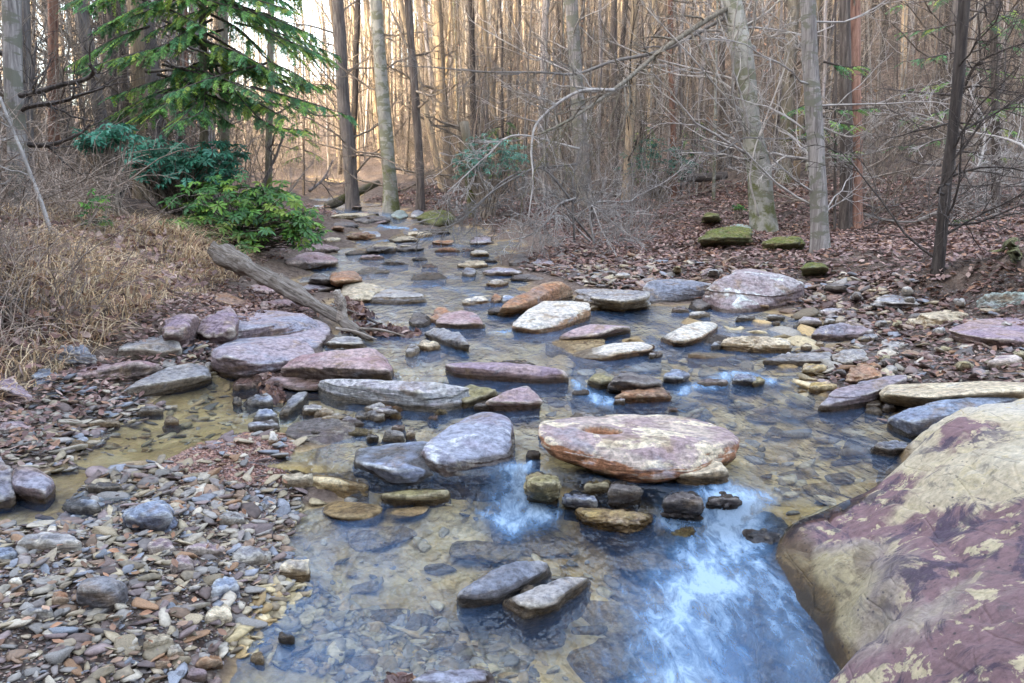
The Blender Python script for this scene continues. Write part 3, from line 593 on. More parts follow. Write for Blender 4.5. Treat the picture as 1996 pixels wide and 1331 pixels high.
# --- the huge water-worn boulder at lower right
def hero_right():
    rim = [(1850,812,4.05),(1800,870,4.0),(1745,930,3.95),(1640,975,3.8),(1545,1012,3.62),(1492,1095,3.18),(1540,1182,2.78),(1596,1240,2.55),(1612,1290,2.4),(1645,1340,2.22)]
    rz = [.5, .3, .17, .15, .06, -.03, -.03, -.03, -.03, -.03]
    line = np.array([(at_z(a, b, z) if i > 0 else at_y(a, b, y)) for i, ((a, b, y), z) in enumerate(zip(rim, rz))])
    P = list(line) + [at_z(a, b, z) for a, b, z in [(1700,980,.22),(1640,1020,.13),(1580,1060,.07),(1560,1110,.06),(1640,1090,.16),(1600,1160,.07),(1650,1180,.19),(1690,1130,.22),(1750,1030,.28),(1800,1000,.36),(1830,920,.46),(1900,1000,.48),(1800,1120,.36),(1750,1200,.31),(1690,1240,.26),(1665,1290,.22),(1720,1300,.31),(1850,1200,.44),(1800,1331,.38),(1990,1331,.56),(1990,1100,.58),(1930,880,.60),(2000,900,.64),(1990,812,.60),(1920,810,.57),(1700,1345,.25)]]
    P += [np.array(a) for a in [(2.3,4.45,.42),(2.2,4.7,.1),(2.9,4.5,.5),(2.9,4.9,.1),(3.6,4.0,.6),(3.5,2.2,.6),(2.4,1.4,.45),(1.5,1.5,.35),(2.9,1.2,.3),(1.15,1.6,.1),(4.2,3,.1),(3.9,4.6,.1),(1.5,.9,-.1),(3,.7,-.1),(1.0,1.4,-.5),(2.5,2.8,.7)]]
    for a, b in zip(line[1:], line[2:]):   # steep under the waterline
        m = (a + b) / 2; t = b - a; n = np.array([t[1], -t[0]]); n = n / np.linalg.norm(n); s_ = -1 if (n[0] > 0) else 1
        P.append(np.array([m[0] + s_ * n[0] * .16, m[1] + s_ * n[1] * .16, m[2] - .22]))
    P = np.array(P); A = np.sqrt(((P[:, None, :2] - P[None, :, :2]) ** 2).sum(-1) + .015); n = len(P); M = np.zeros((n + 3, n + 3)); M[:n, :n] = A - .02 * np.eye(n); Q = np.c_[np.ones(n), P[:, :2]]; M[:n, n:] = Q; M[n:, :n] = Q.T; wt = np.linalg.solve(M, np.r_[P[:, 2], 0, 0, 0])
    X, Y = np.meshgrid(np.linspace(.55, 4.5, 400), np.linspace(.6, 5.0, 440)); x, y = X.ravel(), Y.ravel(); z = np.empty(len(x))
    for a in range(0, len(x), 20000): z[a:a + 20000] = np.sqrt((x[a:a + 20000, None] - P[None, :, 0]) ** 2 + (y[a:a + 20000, None] - P[None, :, 1]) ** 2 + .015) @ wt[:n] + wt[n] + wt[n + 1] * x[a:a + 20000] + wt[n + 2] * y[a:a + 20000]
    w = np.c_[x, y, z]; ln = smooth_line(np.c_[line[:, :2], np.zeros(len(line))], 120)[:, :2]
    dist = np.concatenate([np.sqrt((x[a:a + 20000, None] - ln[None, :, 0]) ** 2 + (y[a:a + 20000, None] - ln[None, :, 1]) ** 2).min(1) for a in range(0, len(x), 20000)])
    q = np.c_[x, y, z * .5]; edge = sstep(.0, .10, dist)
    z = z + fbm(q * 2.6, 4, 77) * .045 * edge + fbm(q * np.array([12, 7, 5]), 4, 12) * .007 * edge - (1 - np.abs(fbm(q * np.array([5, 2.2, 3]), 3, 55))) ** 6 * .03 * edge
    z = np.maximum(z, -.55); w[:, 2] = z
    zone = np.clip(sstep(0, .05, dist) * np.interp(y, [2.0, 2.6, 2.85, 3.2, 3.6, 3.85, 4.05], [.32, .32, .14, .02, .12, .3, .5]) + dist * np.interp(y, [2.0, 2.6, 2.85, 3.2, 3.6, 3.85, 4.05], [.20, .26, .65, 1.02, 1.12, 1.0, 1.7]), 0, 1.25)
    base = np.array([2.0, 3.0, -.5]); me = mesh_np('boulder', w - base, gridq(*X.shape), None, boulder_mat()); fattr(me, 'zone', zone); fattr(me, 'wet', np.clip(1 - (w[:, 2] - W(w[:, 0], w[:, 1])) / .13, 0, 1))
    tag(link('boulder', me, None, tuple(base)), 'huge water-worn cream and purple boulder filling the lower right corner', 'boulder')
hero_right()

# --- boulders and slabs, near to far
rock('long wet grey slab slanting out of the clear pool beside a smaller slab', 'slate', 8, [(820,860),(880,903),(1010,880),(1150,820),(1290,740)], [(815,835),(890,865),(1010,835),(1180,770),(1345,690)], [(880,790),(1000,715),(1120,640),(1210,605),(1320,605),(1350,630)], sub=6, amp=.05, p=14, rise=.05, hmin=.06)
rock('ridged tan slab half sunk in the pool against the longer grey slab', 'grey', 8, [(1100,880),(1190,945),(1330,905),(1430,895),(1540,780)], [(1105,870),(1200,915),(1340,880),(1440,850),(1545,745)], [(1180,850),(1290,780),(1400,745),(1560,735)], sub=5, amp=.07)
brock('small rounded stone wedged between two pool slabs', 'grey', 8, 1175, 770, 1275, 850, sub=3)
rock('golden folded rock lying in the water below the pothole boulder', 'ochre', 8, [(1510,400),(1660,470),(1770,520),(1860,500),(1935,450)], [(1500,375),(1660,430),(1780,470),(1940,410)], [(1510,350),(1640,350),(1740,385),(1860,370),(1935,385)], sub=6, amp=.13, p=10)
brock('olive mossy stone beside the small waterfall', 'olive', 8, 1205, 145, 1420, 270, sub=5, hmin=.07)
brock('glossy blue stone in shadow under the pothole boulder', 'blue', 8, 1405, 245, 1620, 350, sub=5, hmin=.035)
brock('brown wedge of stone propping up the pothole boulder', 'olive', 8, 1530, 170, 1690, 270, hmin=.03)
brock('dark wet stone beneath the front of the pothole boulder', 'dark', 8, 1660, 190, 1860, 300, hmin=.03)
brock('lumpy brown stone under the rusty end of the pothole boulder', 'tan', 9, 60, 95, 375, 220, sub=5, amp=.1)
brock('dark wet stone with blue sheen at the head of the chute', 'dark', 9, -20, 245, 230, 370, sub=5, hmin=.03)
brock('dark lip stone where the chute spills over', 'dark', 9, 225, 230, 440, 350, sub=5, hmin=.02)
brock('sunken rounded stone under the tongue of the chute', 'blue', 9, 425, 375, 690, 560, sub=5, hmin=-.04)
brock('pale stone drowned in the foam beside the chute', 'olive', 9, -10, 420, 175, 550, sub=5, hmin=-.03)
rock('thin flat stone breaking the surface above the clear pool', 'olive', 8, [(420,290),(600,303),(780,275)], [(418,280),(600,292),(785,264)], [(480,262),(640,255),(740,245)], sub=4, de=.02)
rock('streaked grey slab at the very bottom edge of the pool', 'wetpale', 8, [(585,1360),(800,1380),(1020,1350)], [(590,1310),(800,1330),(1022,1300)], [(690,1255),(800,1242),(950,1245),(1015,1275)], sub=5)
rock('blue and white slab worn smooth with a cream spot by the fall', 'wetpale', 8, [(275,205),(360,240),(540,228),(625,165)], [(272,170),(360,215),(540,200),(635,120)], [(275,70),(350,30),(520,30),(600,65)], sub=6, amp=.05, z0=.05, hmin=.035)
rock('big sloping purple and white rock on the left of the fall', 'wetpale', 0, [(842,932),(905,948),(975,951),(1000,935)], [(838,905),(900,915),(955,895),(992,905)], [(822,868),(872,829),(935,800),(985,796),(1000,815),(985,850)], sub=6, amp=.06, p=14, de=.1, rise=.07, hmin=.06)
rock('flat slab with a jagged edge just awash beside the sloping rock', 'blue', 0, [(690,905),(760,925),(840,925)], [(690,898),(760,915),(840,915)], [(700,870),(790,862),(850,858)], sub=5, de=.02, hmin=.03, amp=.05)
rock('purple triangular rock below the long cracked slab', 'mauve', 5, [(1000,1030),(1150,1047),(1285,1030)], [(992,1005),(1150,1010),(1288,1000)], [(1100,945),(1160,925),(1215,912),(1280,975)], sub=5, amp=.07, rise=.13)
rock('long cracked grey slab with a cream edge across midstream', 'cracked', 5, [(85,965),(150,1010),(300,1035),(430,1052),(700,1083),(860,1035)], [(70,890),(200,905),(420,930),(640,955),(850,985)], [(75,876),(300,880),(560,888),(760,905),(880,935)], sub=6, amp=.045, de=.05, strata=1.6, under=.05)
rock('yellow algae-stained slab trailing off the cracked slab', 'olive', 5, [(860,1030),(960,1000),(1050,960)], [(860,1005),(960,980),(1050,945)], [(800,915),(900,905),(1040,930)], sub=5)
rock('maroon slab with a dark underside beside the leaf pile', 'maroon', 5, [(-140,900),(0,905),(250,885),(430,860)], [(-148,800),(-80,790),(80,815),(250,838),(440,830)], [(-60,755),(60,735),(200,715),(330,698),(430,715),(468,775)], sub=6, amp=.05, strata=1.0, under=.08, hmin=.11)
rock('long purple slab with one straight edge in midstream', 'mauve', 5, [(780,850),(1000,888),(1200,905),(1330,918),(1445,915)], [(770,812),(1000,845),(1250,872),(1390,872),(1447,850)], [(775,783),(1000,780),(1250,790),(1400,818)], sub=6, amp=.035, p=24, strata=.8, under=.05, hmin=.07)
rock('black-stained rounded rock above the riffle', 'dark', 5, [(1662,935),(1760,925),(1880,925),(1965,915)], [(1660,895),(1760,885),(1880,905),(1970,900)], [(1700,850),(1780,833),(1880,850),(1960,885)], sub=5, rise=.06, hmin=.08)
brock('rust red slab lying under the black-stained rock', 'rust', 5, 1700, 900, 2040, 1003, sub=5)
brock('olive slab just breaking the surface by the black-stained rock', 'olive', 5, 1545, 838, 1715, 925, sub=5, amp=.04)
rock('low yellow slab with a white crest sinking into the stream', 'pale', 5, [(1450,745),(1560,772),(1680,772),(1830,738),(1900,712)], [(1600,735),(1680,755),(1830,718),(1905,700)], [(1640,685),(1740,678),(1830,672),(1900,692)], sub=5, amp=.05)
rock('drowned yellow slab beneath the stream surface', 'bedrock', 5, [(1330,685),(1430,730),(1540,765),(1640,760)], [(1335,682),(1430,725),(1540,758),(1640,752)], [(1330,670),(1480,668),(1640,685)], sub=5, amp=.02, de=.02, hmin=-.01)
rock('thin pink slab awash below the white boulder', 'mauve', 5, [(1400,648),(1480,660),(1620,640),(1780,600)], [(1400,642),(1480,652),(1620,630),(1782,592)], [(1500,592),(1600,570),(1780,585)], sub=5, amp=.04, de=.03)
rock('white flat-topped boulder with an orange streaked face', 'pale', 5, [(1135,610),(1200,622),(1290,633),(1400,612),(1550,552)], [(1130,595),(1210,600),(1295,600),(1430,545),(1572,475)], [(1160,545),(1215,500),(1300,445),(1420,440),(1555,453)], sub=6, amp=.035, p=20, rise=.09)
rock('tilted orange-edged slab leaning behind the white boulder', 'rust', 5, [(1060,502),(1160,505),(1270,460),(1470,432)], [(1062,490),(1165,480),(1270,415),(1475,375)], [(1130,440),(1225,365),(1340,340),(1475,355)], sub=5, amp=.07, rise=.1, hmin=.1)
rock('long pale grey slab bridging to the bank boulders', 'grey', 5, [(1480,445),(1600,475),(1740,487),(1890,462)], [(1478,420),(1620,435),(1750,450),(1885,425)], [(1490,378),(1700,385),(1880,400)], sub=5, hmin=.12)
brock('small pale stone at the end of the white boulder', 'tan', 5, 1570, 450, 1655, 500)
brock('red-brown angular block standing in the stream', 'rust', 5, 112, 270, 316, 355, sub=5, p=24, hmin=.15)
brock('dark brown block touching the red-brown block', 'dark', 5, 2, 283, 125, 365, p=24, hmin=.13)
brock('low pale slab behind the red-brown block', 'grey', 5, 270, 255, 455, 302)
rock('tapering grey slab pointing downstream below the log', 'grey', 5, [(320,458),(500,468),(655,452)], [(318,425),(500,440),(657,432)], [(320,392),(450,378),(590,393),(640,420)], sub=5, amp=.06)
rock('brown slab buried in dead leaves behind the broken branch', 'tan', 5, [(190,470),(260,478),(335,468)], [(185,440),(260,435),(340,425)], [(200,352),(300,343),(430,358)], sub=5)
rock('pink flat slab at the end of the leafy debris', 'maroon', 5, [(720,595),(850,605),(975,602)], [(712,565),(850,572),(982,580)], [(730,522),(830,512),(905,516),(962,545)], sub=5, amp=.05)
brock('orange-brown stone perched behind the pink slab', 'rust', 5, 675, 470, 800, 580)
brock('mossy grey stone among the leafy debris', 'dark', 5, 555, 498, 690, 605)
rock('slaty grey rock with slanting layers in the current', 'slate', 5, [(650,645),(780,685),(898,707)], [(645,622),(790,655),(895,690)], [(680,592),(760,592),(845,610),(885,665)], sub=5, strata=1.6, rise=.06, hmin=.08)
brock('yellowish wedge beside the slaty rock', 'tan', 5, 600, 652, 738, 725)
brock('little grey stone trailing from the yellowish wedge', 'grey', 5, 540, 678, 625, 757, sub=3)
brock('twin-humped pale stone upstream of the maroon slab', 'grey', 5, 90, 640, 330, 707)
brock('purple stone under the foot of the log', 'mauve', 5, -30, 635, 100, 708)
# big boulders on the right shore
rock('great mauve boulder with white lichen on its crown', 'lichened', 6, [(200,475),(330,520),(460,515),(600,468),(700,452)], [(190,415),(320,470),(480,470),(640,420),(780,350)], [(240,360),(340,300),(430,265),(560,258),(680,290),(785,318)], sub=6, amp=.05, p=18, de=.1, extra=None, rise=.26)
rock('rounded grey boulder overhanging the water left of the mauve one', 'slate', 6, [(-110,472),(0,468),(90,455),(190,450)], [(-115,420),(-20,415),(90,405),(200,400)], [(-105,345),(-40,320),(140,318),(255,350)], sub=6, amp=.05, de=.08, under=.06, rise=.12)
brock('small dark stone tucked under the mauve boulder', 'dark', 6, 130, 415, 265, 512)
rock('low white slab lying flat in the still shallows', 'pale', 6, [(-20,660),(90,680),(200,660),(285,610)], [(-20,650),(90,668),(200,645),(287,590)], [(60,605),(130,565),(285,556)], sub=5, amp=.04, de=.03)
rock('knobbly tan rock like a sleeping animal in the shallows', 'tan', 6, [(330,705),(440,730),(540,738),(690,725)], [(320,680),(440,690),(560,690),(695,690)], [(340,648),(480,632),(570,645),(690,655)], sub=6, amp=.11, rise=.07)
brock('black wet stone against the knobbly tan rock', 'dark', 6, 215, 622, 380, 695)
brock('blue-grey chip at the foot of the knobbly tan rock', 'blue', 6, 255, 665, 345, 712, sub=3)
rock('flat white slab awash in yellow shallows', 'pale', 6, [(130,760),(240,772),(390,755)], [(130,752),(240,762),(392,745)], [(180,738),(300,735),(385,742)], sub=4, de=.02, amp=.04)
rock('lens-shaped purple and cream rock on the beach edge', 'purple', 6, [(815,650),(900,668),(1010,668),(1140,640)], [(808,630),(900,630),(1010,630),(1150,610)], [(870,580),(960,565),(1060,572),(1140,595)], sub=5, rise=.12)
rock('long lichened slab at the waterline of the beach', 'grey', 6, [(560,790),(700,805),(850,810),(930,800)], [(555,775),(700,782),(860,785),(935,775)], [(640,735),(760,742),(930,740)], sub=5)
brock('pointed grey stone leaning on the lichened slab', 'grey', 6, 915, 705, 1130, 815, sub=5, lean=.15)
brock('tan stone half in water under the lichened slab', 'ochre', 6, 760, 775, 910, 850)
brock('orange and cream stone at the water edge', 'rust', 6, 1005, 800, 1215, 905, sub=5)
brock('little tan stone group in the riffle shallows', 'ochre', 6, 790, 880, 960, 950)
brock('round blue stone at the left end of the riffle', 'blue', 6, -10, 818, 145, 895, sub=5)
brock('blue stone in the middle of the riffle', 'blue', 6, 365, 843, 510, 912, sub=5)
brock('brown stone at the right end of the riffle', 'olive', 6, 490, 855, 560, 912)
brock('low purple stone washed by the riffle', 'purple', 6, 175, 868, 370, 915)
rock('log-shaped purple rock running down to the pool', 'purple', 6, [(865,1045),(960,1052),(1060,1040),(1120,1000)], [(870,1020),(960,1010),(1110,975),(1330,880)], [(960,935),(1100,890),(1220,862),(1335,845)], sub=6, amp=.05)
rock('long yellow-edged slab overhanging a dark hollow', 'tan', 6, [(1240,985),(1330,1000),(1500,1000),(1750,970),(1990,960)], [(1235,960),(1330,985),(1500,980),(1750,950),(1995,930)], [(1260,915),(1400,905),(1600,895),(1900,893),(2000,900)], sub=6, amp=.035, under=.16, strata=1.2, de=.02, hmin=.1)
rock('blue and cream boulder behind the huge corner boulder', 'blue', 6, [(1250,1130),(1330,1180),(1400,1197),(1480,1180)], [(1250,1100),(1400,1120),(1600,1075),(2000,1050)], [(1330,1055),(1500,1000),(1650,975),(1850,968),(2010,972)], sub=6, amp=.05, de=.12, rise=.12, hmin=.12)
brock('dark stone under the overhanging yellow slab', 'slate', 6, 1110, 1020, 1215, 1070, sub=3)
brock('purple-blue stone under the overhanging yellow slab', 'purple', 6, 1205, 995, 1290, 1065, sub=3)
brock('grey stone stacked under the overhanging yellow slab', 'grey', 6, 1115, 990, 1210, 1035, sub=3)
brock('thin dark stone poking from the pool by the huge boulder', 'slate', 6, 1135, 1208, 1365, 1298, sub=5)
rock('brown square-edged ledge on the upper beach', 'tan', 6, [(1340,575),(1450,590),(1580,585),(1690,545)], [(1345,550),(1450,555),(1590,545),(1692,510)], [(1400,520),(1540,485),(1690,487)], sub=5, p=22)
rock('lichen-green rock by the right edge of the beach', 'green', 6, [(1740,485),(1810,502),(1920,480),(2000,470)], [(1735,455),(1810,460),(1930,440),(2000,430)], [(1745,420),(1830,392),(1960,383),(2010,390)], sub=5, rise=.12)
rock('broad low mauve slab at the right edge of the beach', 'mauve', 6, [(1590,640),(1720,680),(1850,685),(2010,690)], [(1582,605),(1720,650),(1850,655),(2010,655)], [(1640,570),(1760,540),(1900,530),(2010,535)], sub=6, amp=.04)
brock('narrow grey slab half buried in the beach', 'grey', 6, 1190, 640, 1375, 735, sub=4, lean=-.25)
brock('thin ledge poking from the leafy beach', 'slate', 6, 1150, 410, 1430, 480)
brock('grey pebble-like rock on the middle of the beach', 'slate', 6, 1085, 615, 1190, 665)
brock('blue sliver of stone beside the still shallows', 'blue', 6, 715, 548, 795, 590, sub=3)
brock('pale round stone beside its tan twin in the still shallows', 'pale', 6, 755, 665, 822, 712, sub=3)
ROCK_FIX = brock('tan round stone beside its pale twin in the still shallows', 'tan', 6, 830, 655, 890, 700, sub=3)
brock('grey round stone above the orange and cream stone', 'grey', 6, 1215, 790, 1300, 850, sub=3)
rock('thick bright-mossed boulder under the twin trunks', 'moss', 6, [(520,145),(620,160),(780,150)], [(518,115),(640,125),(782,115)], [(545,88),(660,72),(770,78)], sub=5, amp=.1, rise=.12, hmin=.14, p=6)
rock('dark mossy ledge under the blotched beech', 'moss', 6, [(185,125),(300,130),(480,120)], [(180,100),(300,100),(500,90)], [(220,50),(340,15),(500,25)], sub=5, amp=.1, rise=.15, hmin=.10, p=7)
brock('pale lichened stone on the dark mossy ledge', 'green', 6, 290, 12, 500, 85, sub=5)
brock('low cushion of yellow moss over a stone', 'moss', 6, 750, 222, 915, 285, sub=5, amp=.1, hmin=.09)
brock('mossy lump high on the leafy slope', 'moss', 3, 205, 1172, 310, 1225, hmin=.12)
brock('mossy stone at the far right edge', 'moss', 6, 1860, 75, 2010, 170, hmin=.2)
# left shore
brock('grey rounded boulder below the dry grass', 'slate', 4, 278, 668, 530, 815, sub=5, rise=.14)
rock('long slab dark below and cream above on the left shore', 'maroon', 4, [(420,890),(560,900),(700,880),(880,830)], [(418,850),(560,850),(700,830),(890,800)], [(460,815),(600,782),(760,768),(880,785)], sub=5)
rock('pale slab leaning beside the brown side pool', 'grey', 4, [(695,960),(800,968),(950,935),(1155,880)], [(690,935),(820,905),(960,880),(1162,850)], [(800,875),(920,820),(1010,798),(1140,812)], sub=6, amp=.05, under=.05)
rock('purple slab at the left edge above the pebbles', 'mauve', 4, [(-40,985),(80,1000),(180,1000)], [(-40,930),(80,960),(185,990)], [(-40,825),(20,835),(110,900)], sub=5)
brock('blue rounded stone beside the purple edge slab', 'blue', 4, 178, 808, 328, 918, sub=5)
rock('pale flat slab under the grass bank', 'grey', 4, [(655,740),(800,750),(990,720)], [(655,715),(800,722),(995,695)], [(700,660),(830,637),(960,645)], sub=5, amp=.03)
rock('purple block under the grass bank', 'mauve', 4, [(915,660),(990,672),(1040,650)], [(908,620),(1000,630),(1060,610)], [(915,545),(990,515),(1100,500)], sub=5, p=20, rise=.1, hmin=.1)
rock('boulder with an orange broken end under a curved stick', 'mauve', 4, [(1100,640),(1150,682),(1250,686),(1300,670)], [(1090,600),(1150,640),(1300,605)], [(1110,560),(1200,500),(1270,478),(1310,500)], sub=5, p=20, rise=.1, hmin=.13)
rock('wide low purple-blue slab beside the fallen log', 'purple', 4, [(1300,640),(1500,650),(1700,635),(1770,600)], [(1300,610),(1500,615),(1700,600),(1775,570)], [(1310,500),(1420,488),(1600,515),(1740,550)], sub=6, amp=.04)
rock('large purple slab with a cream rim over the side pool', 'purple', 4, [(1195,780),(1260,840),(1330,862),(1500,850),(1720,790)], [(1185,730),(1290,780),(1420,790),(1560,780),(1740,740)], [(1200,710),(1290,660),(1480,640),(1690,650),(1735,725)], sub=6, amp=.045, hmin=.1)
brock('little round stone at the corner of the large purple slab', 'grey', 4, 1128, 748, 1218, 845)
rock('reddish slab at the foot of the grass bank by the log', 'rust', 4, [(1205,470),(1300,490),(1410,480)], [(1200,440),(1300,460),(1412,465)], [(1200,400),(1260,395),(1370,440)], sub=5)
rock('thin reddish ledge below the log', 'maroon', 4, [(1385,405),(1500,412),(1660,400)], [(1380,385),(1500,390),(1665,382)], [(1400,355),(1520,350),(1640,362)], sub=4)
rock('second thin ledge nearer the log foot', 'maroon', 4, [(1440,480),(1550,487),(1670,468)], [(1438,465),(1550,470),(1672,450)], [(1460,440),(1560,430),(1660,435)], sub=4)
rock('upright leaf-shaped stone by the cracked slab', 'slate', 4, [(1550,1085),(1590,1092),(1640,1050)], [(1548,1070),(1600,1060),(1680,985)], [(1590,1000),(1660,950),(1712,940)], sub=4)
for lab, m, bx in [('dark flat stone under the leaf clump', 'maroon', (1288, 862, 1432, 935)), ('blue stone below the leaf clump', 'blue', (1338, 955, 1530, 1035)), ('grey sunlit stone at the tail of the leaf clump', 'blue', (1395, 1035, 1555, 1125)),
                   ('grey stone of the row under the cracked slab', 'grey', (1665, 1003, 1805, 1070)), ('tan stone of the row under the cracked slab', 'tan', (1745, 1028, 1862, 1100)), ('low pale stone ending the row under the cracked slab', 'pale', (1788, 1062, 1932, 1112)),
                   ('little dark stone against the leaf clump', 'slate', (1290, 960, 1345, 1030)), ('long grey stone in the side pool shallows', 'grey', (750, 1015, 905, 1080)), ('pale stone standing in the side pool', 'pale', (905, 1075, 1000, 1135)),
                   ('flat pale stone on the left pebble shore', 'pale', (480, 1085, 672, 1140)), ('broad flat grey stone by the left edge', 'mauve', (-30, 1105, 205, 1170)), ('pale blocky stone at the head of the gravel bar', 'tan', (365, 1205, 520, 1272)),
                   ('white wet crust at the tail of the stone spit', 'wetpale', (1370, 1100, 1560, 1160)), ('white stone at the point of the gravel spit', 'pale', (1490, 1150, 1555, 1255))]:
    brock(lab, m, 4, *bx)
rock('blue-mauve boulder cut by the left edge', 'purple', 7, [(-60,360),(0,358),(75,330)], [(-60,300),(0,300),(80,280)], [(-60,60),(0,55),(55,110)], sub=5, rise=.05)
rock('smooth purple boulder in the side channel', 'purple', 7, [(75,270),(160,300),(240,318),(305,270)], [(62,230),(160,255),(250,265),(312,210)], [(60,130),(110,92),(200,105),(290,165)], sub=6, p=10, amp=.04, rise=.08)
rock('split stone with a cobalt blue face on the gravel bar', 'blue', 7, [(690,440),(760,472),(880,470),(940,440)], [(668,385),(720,400),(860,395),(945,390)], [(720,355),(820,310),(920,305),(962,345)], sub=5, p=22, rise=.06,hmin=.09)
rock('rounded blue-grey boulder on the gravel bar', 'slate', 7, [(430,860),(500,915),(590,918),(690,860)], [(412,800),(500,840),(600,835),(708,790)], [(450,750),(560,715),(640,722),(700,770)], sub=6, p=10, amp=.04, rise=.06)
rock('square pale stone at the tip of the gravel bar', 'tan', 7, [(1560,760),(1620,772),(1710,755)], [(1548,690),(1620,700),(1718,690)], [(1560,655),(1640,635),(1705,632)], sub=5, p=24)
for lab, m, bx in [('thick grey stone beside the thin purple slab', 'grey', (1270, 545, 1518, 668)), ('thin purple slab lying across the cobbles', 'mauve', (1000, 530, 1270, 610)), ('brown hump-backed stone near the bar edge', 'tan', (1115, 868, 1292, 1000)),
                   ('flat bright blue stone on the gravel bar', 'blue', (1168, 728, 1342, 852)), ('broad worn slab set flush in the gravel bar', 'grey', (65, 478, 475, 612)), ('pinkish squared stone amid the cobbles', 'mauve', (805, 512, 980, 612)),
                   ('mauve rounded stone below the squared pink one', 'mauve', (935, 600, 1078, 712)), ('long flat stone topping the gravel bar', 'grey', (1205, 365, 1390, 435)), ('grey slab beside the side channel', 'blue', (335, 285, 548, 385)),
                   ('dark stone at the upper edge of the bar', 'slate', (465, 200, 690, 262)), ('brown stone with a dark overhang by the inlet', 'tan', (1560, 130, 1750, 245)), ('thin tilted slate on the bar edge', 'slate', (1410, 285, 1545, 350)),
                   ('flat tan stone near the bottom of the bar', 'tan', (795, 1040, 965, 1110)), ('pale angular stone near the bottom of the bar', 'pale', (925, 1085, 1020, 1175)), ('brown wet stone at the bottom waterline', 'rust', (1075, 1150, 1245, 1235)),
                   ('orange rounded stone near the bottom edge', 'rust', (855, 1165, 955, 1240)), ('mauve round stone cut by the bottom edge', 'mauve', (1025, 1230, 1150, 1310)), ('grey long stone left of the rounded boulder', 'grey', (105, 880, 290, 965)),
                   ('pink granite-like stone by the rounded boulder', 'rust', (280, 800, 395, 895)), ('white round pebble-like stone on the left of the bar', 'pale', (40, 730, 118, 785)), ('blue wedge stone cut by the left edge', 'blue', (-60, 555, 110, 665)),
                   ('lone brown stone in the shallows of the pool', 'dark', (1540, 1035, 1640, 1090)), ('half-drowned banded stone in the shallows', 'tan', (1390, 1150, 1470, 1215))]:
    brock(lab, m, 7, *bx)
# upstream
for lab, m, bx in [('long dark rock across the upstream channel', 'dark', (562, 285, 785, 333)), ('blunt grey stone upright in the upstream channel', 'slate', (853, 262, 937, 318)), ('dark brown tilted rock near the right bank upstream', 'dark', (1110, 195, 1235, 258)),
                   ('purple rock beside the dark tilted one upstream', 'purple', (1225, 205, 1380, 268)), ('flat lilac slab near the dark tilted rock', 'purple', (960, 252, 1195, 302)), ('black low rock under the lilac slab', 'dark', (1115, 293, 1312, 343)),
                   ('white low stone in front of the black low rock', 'pale', (988, 325, 1118, 368)), ('brown heap of rock in the upper stream', 'tan', (345, 112, 500, 178)), ('dark flat rock beside the brown heap upstream', 'dark', (470, 118, 655, 180)),
                   ('square brown block in the white upstream water', 'tan', (548, 50, 692, 98)), ('low lilac rock under the overhanging twigs', 'purple', (890, 80, 1040, 142)), ('white flake of rock in the upper channel', 'pale', (895, 160, 1010, 198)),
                   ('pale awash slab left of the tilted orange-edged slab', 'pale', (860, 413, 1012, 470)), ('small brown stump-like stone by the tilted slab', 'rust', (1008, 400, 1082, 468)), ('blue sliver leaning on the tilted slab', 'blue', (1075, 405, 1165, 465)),
                   ('dark stone with blue wet top by the purple triangle', 'dark', (915, 990, 1020, 1045)), ('small grey stone in the brown shallows', 'grey', (405, 1150, 540, 1230)), ('upright pale stone in the brown shallows', 'pale', (548, 1135, 598, 1210)),
                   ('flat blue-white stone in the brown shallows', 'blue', (255, 1045, 335, 1115)), ('small square stone in the brown shallows', 'mauve', (465, 1118, 540, 1170)), ('yellow round stone below the cracked slab', 'ochre', (440, 1050, 520, 1092)),
                   ('grey stone just upstream of the pothole boulder', 'grey', (1455, 1055, 1600, 1125)), ('dark leaf-covered stone touching the pothole boulder', 'dark', (1545, 1080, 1720, 1145)), ('olive slab awash behind the pothole boulder', 'olive', (1280, 1125, 1500, 1190)),
                   ('black stone at the left tip of the pothole boulder', 'dark', (1205, 1262, 1295, 1325)), ('dark leafy rock lying behind the straight purple slab', 'dark', (1030, 762, 1265, 812)), ('flat lilac ledge behind the leaf-strewn log', 'purple', (-60, 345, 170, 400))]:
    brock(lab, m, 5, *bx)
for lab, m, bx in [('dark ledge of rock at the upstream bend', 'dark', (140, 1225, 290, 1262)), ('low brown rock at the foot of the upstream trees', 'tan', (100, 1180, 420, 1215)), ('mossy ledge along the far right bank upstream', 'moss', (600, 1160, 830, 1260)),
                   ('lichened knob at the far bend', 'green', (460, 1160, 560, 1230)), ('round grey boulder at the far bend', 'slate', (570, 1155, 650, 1220)), ('flat rock in the far white water', 'slate', (230, 1280, 420, 1330))]:
    brock(lab, m, 2, *bx)
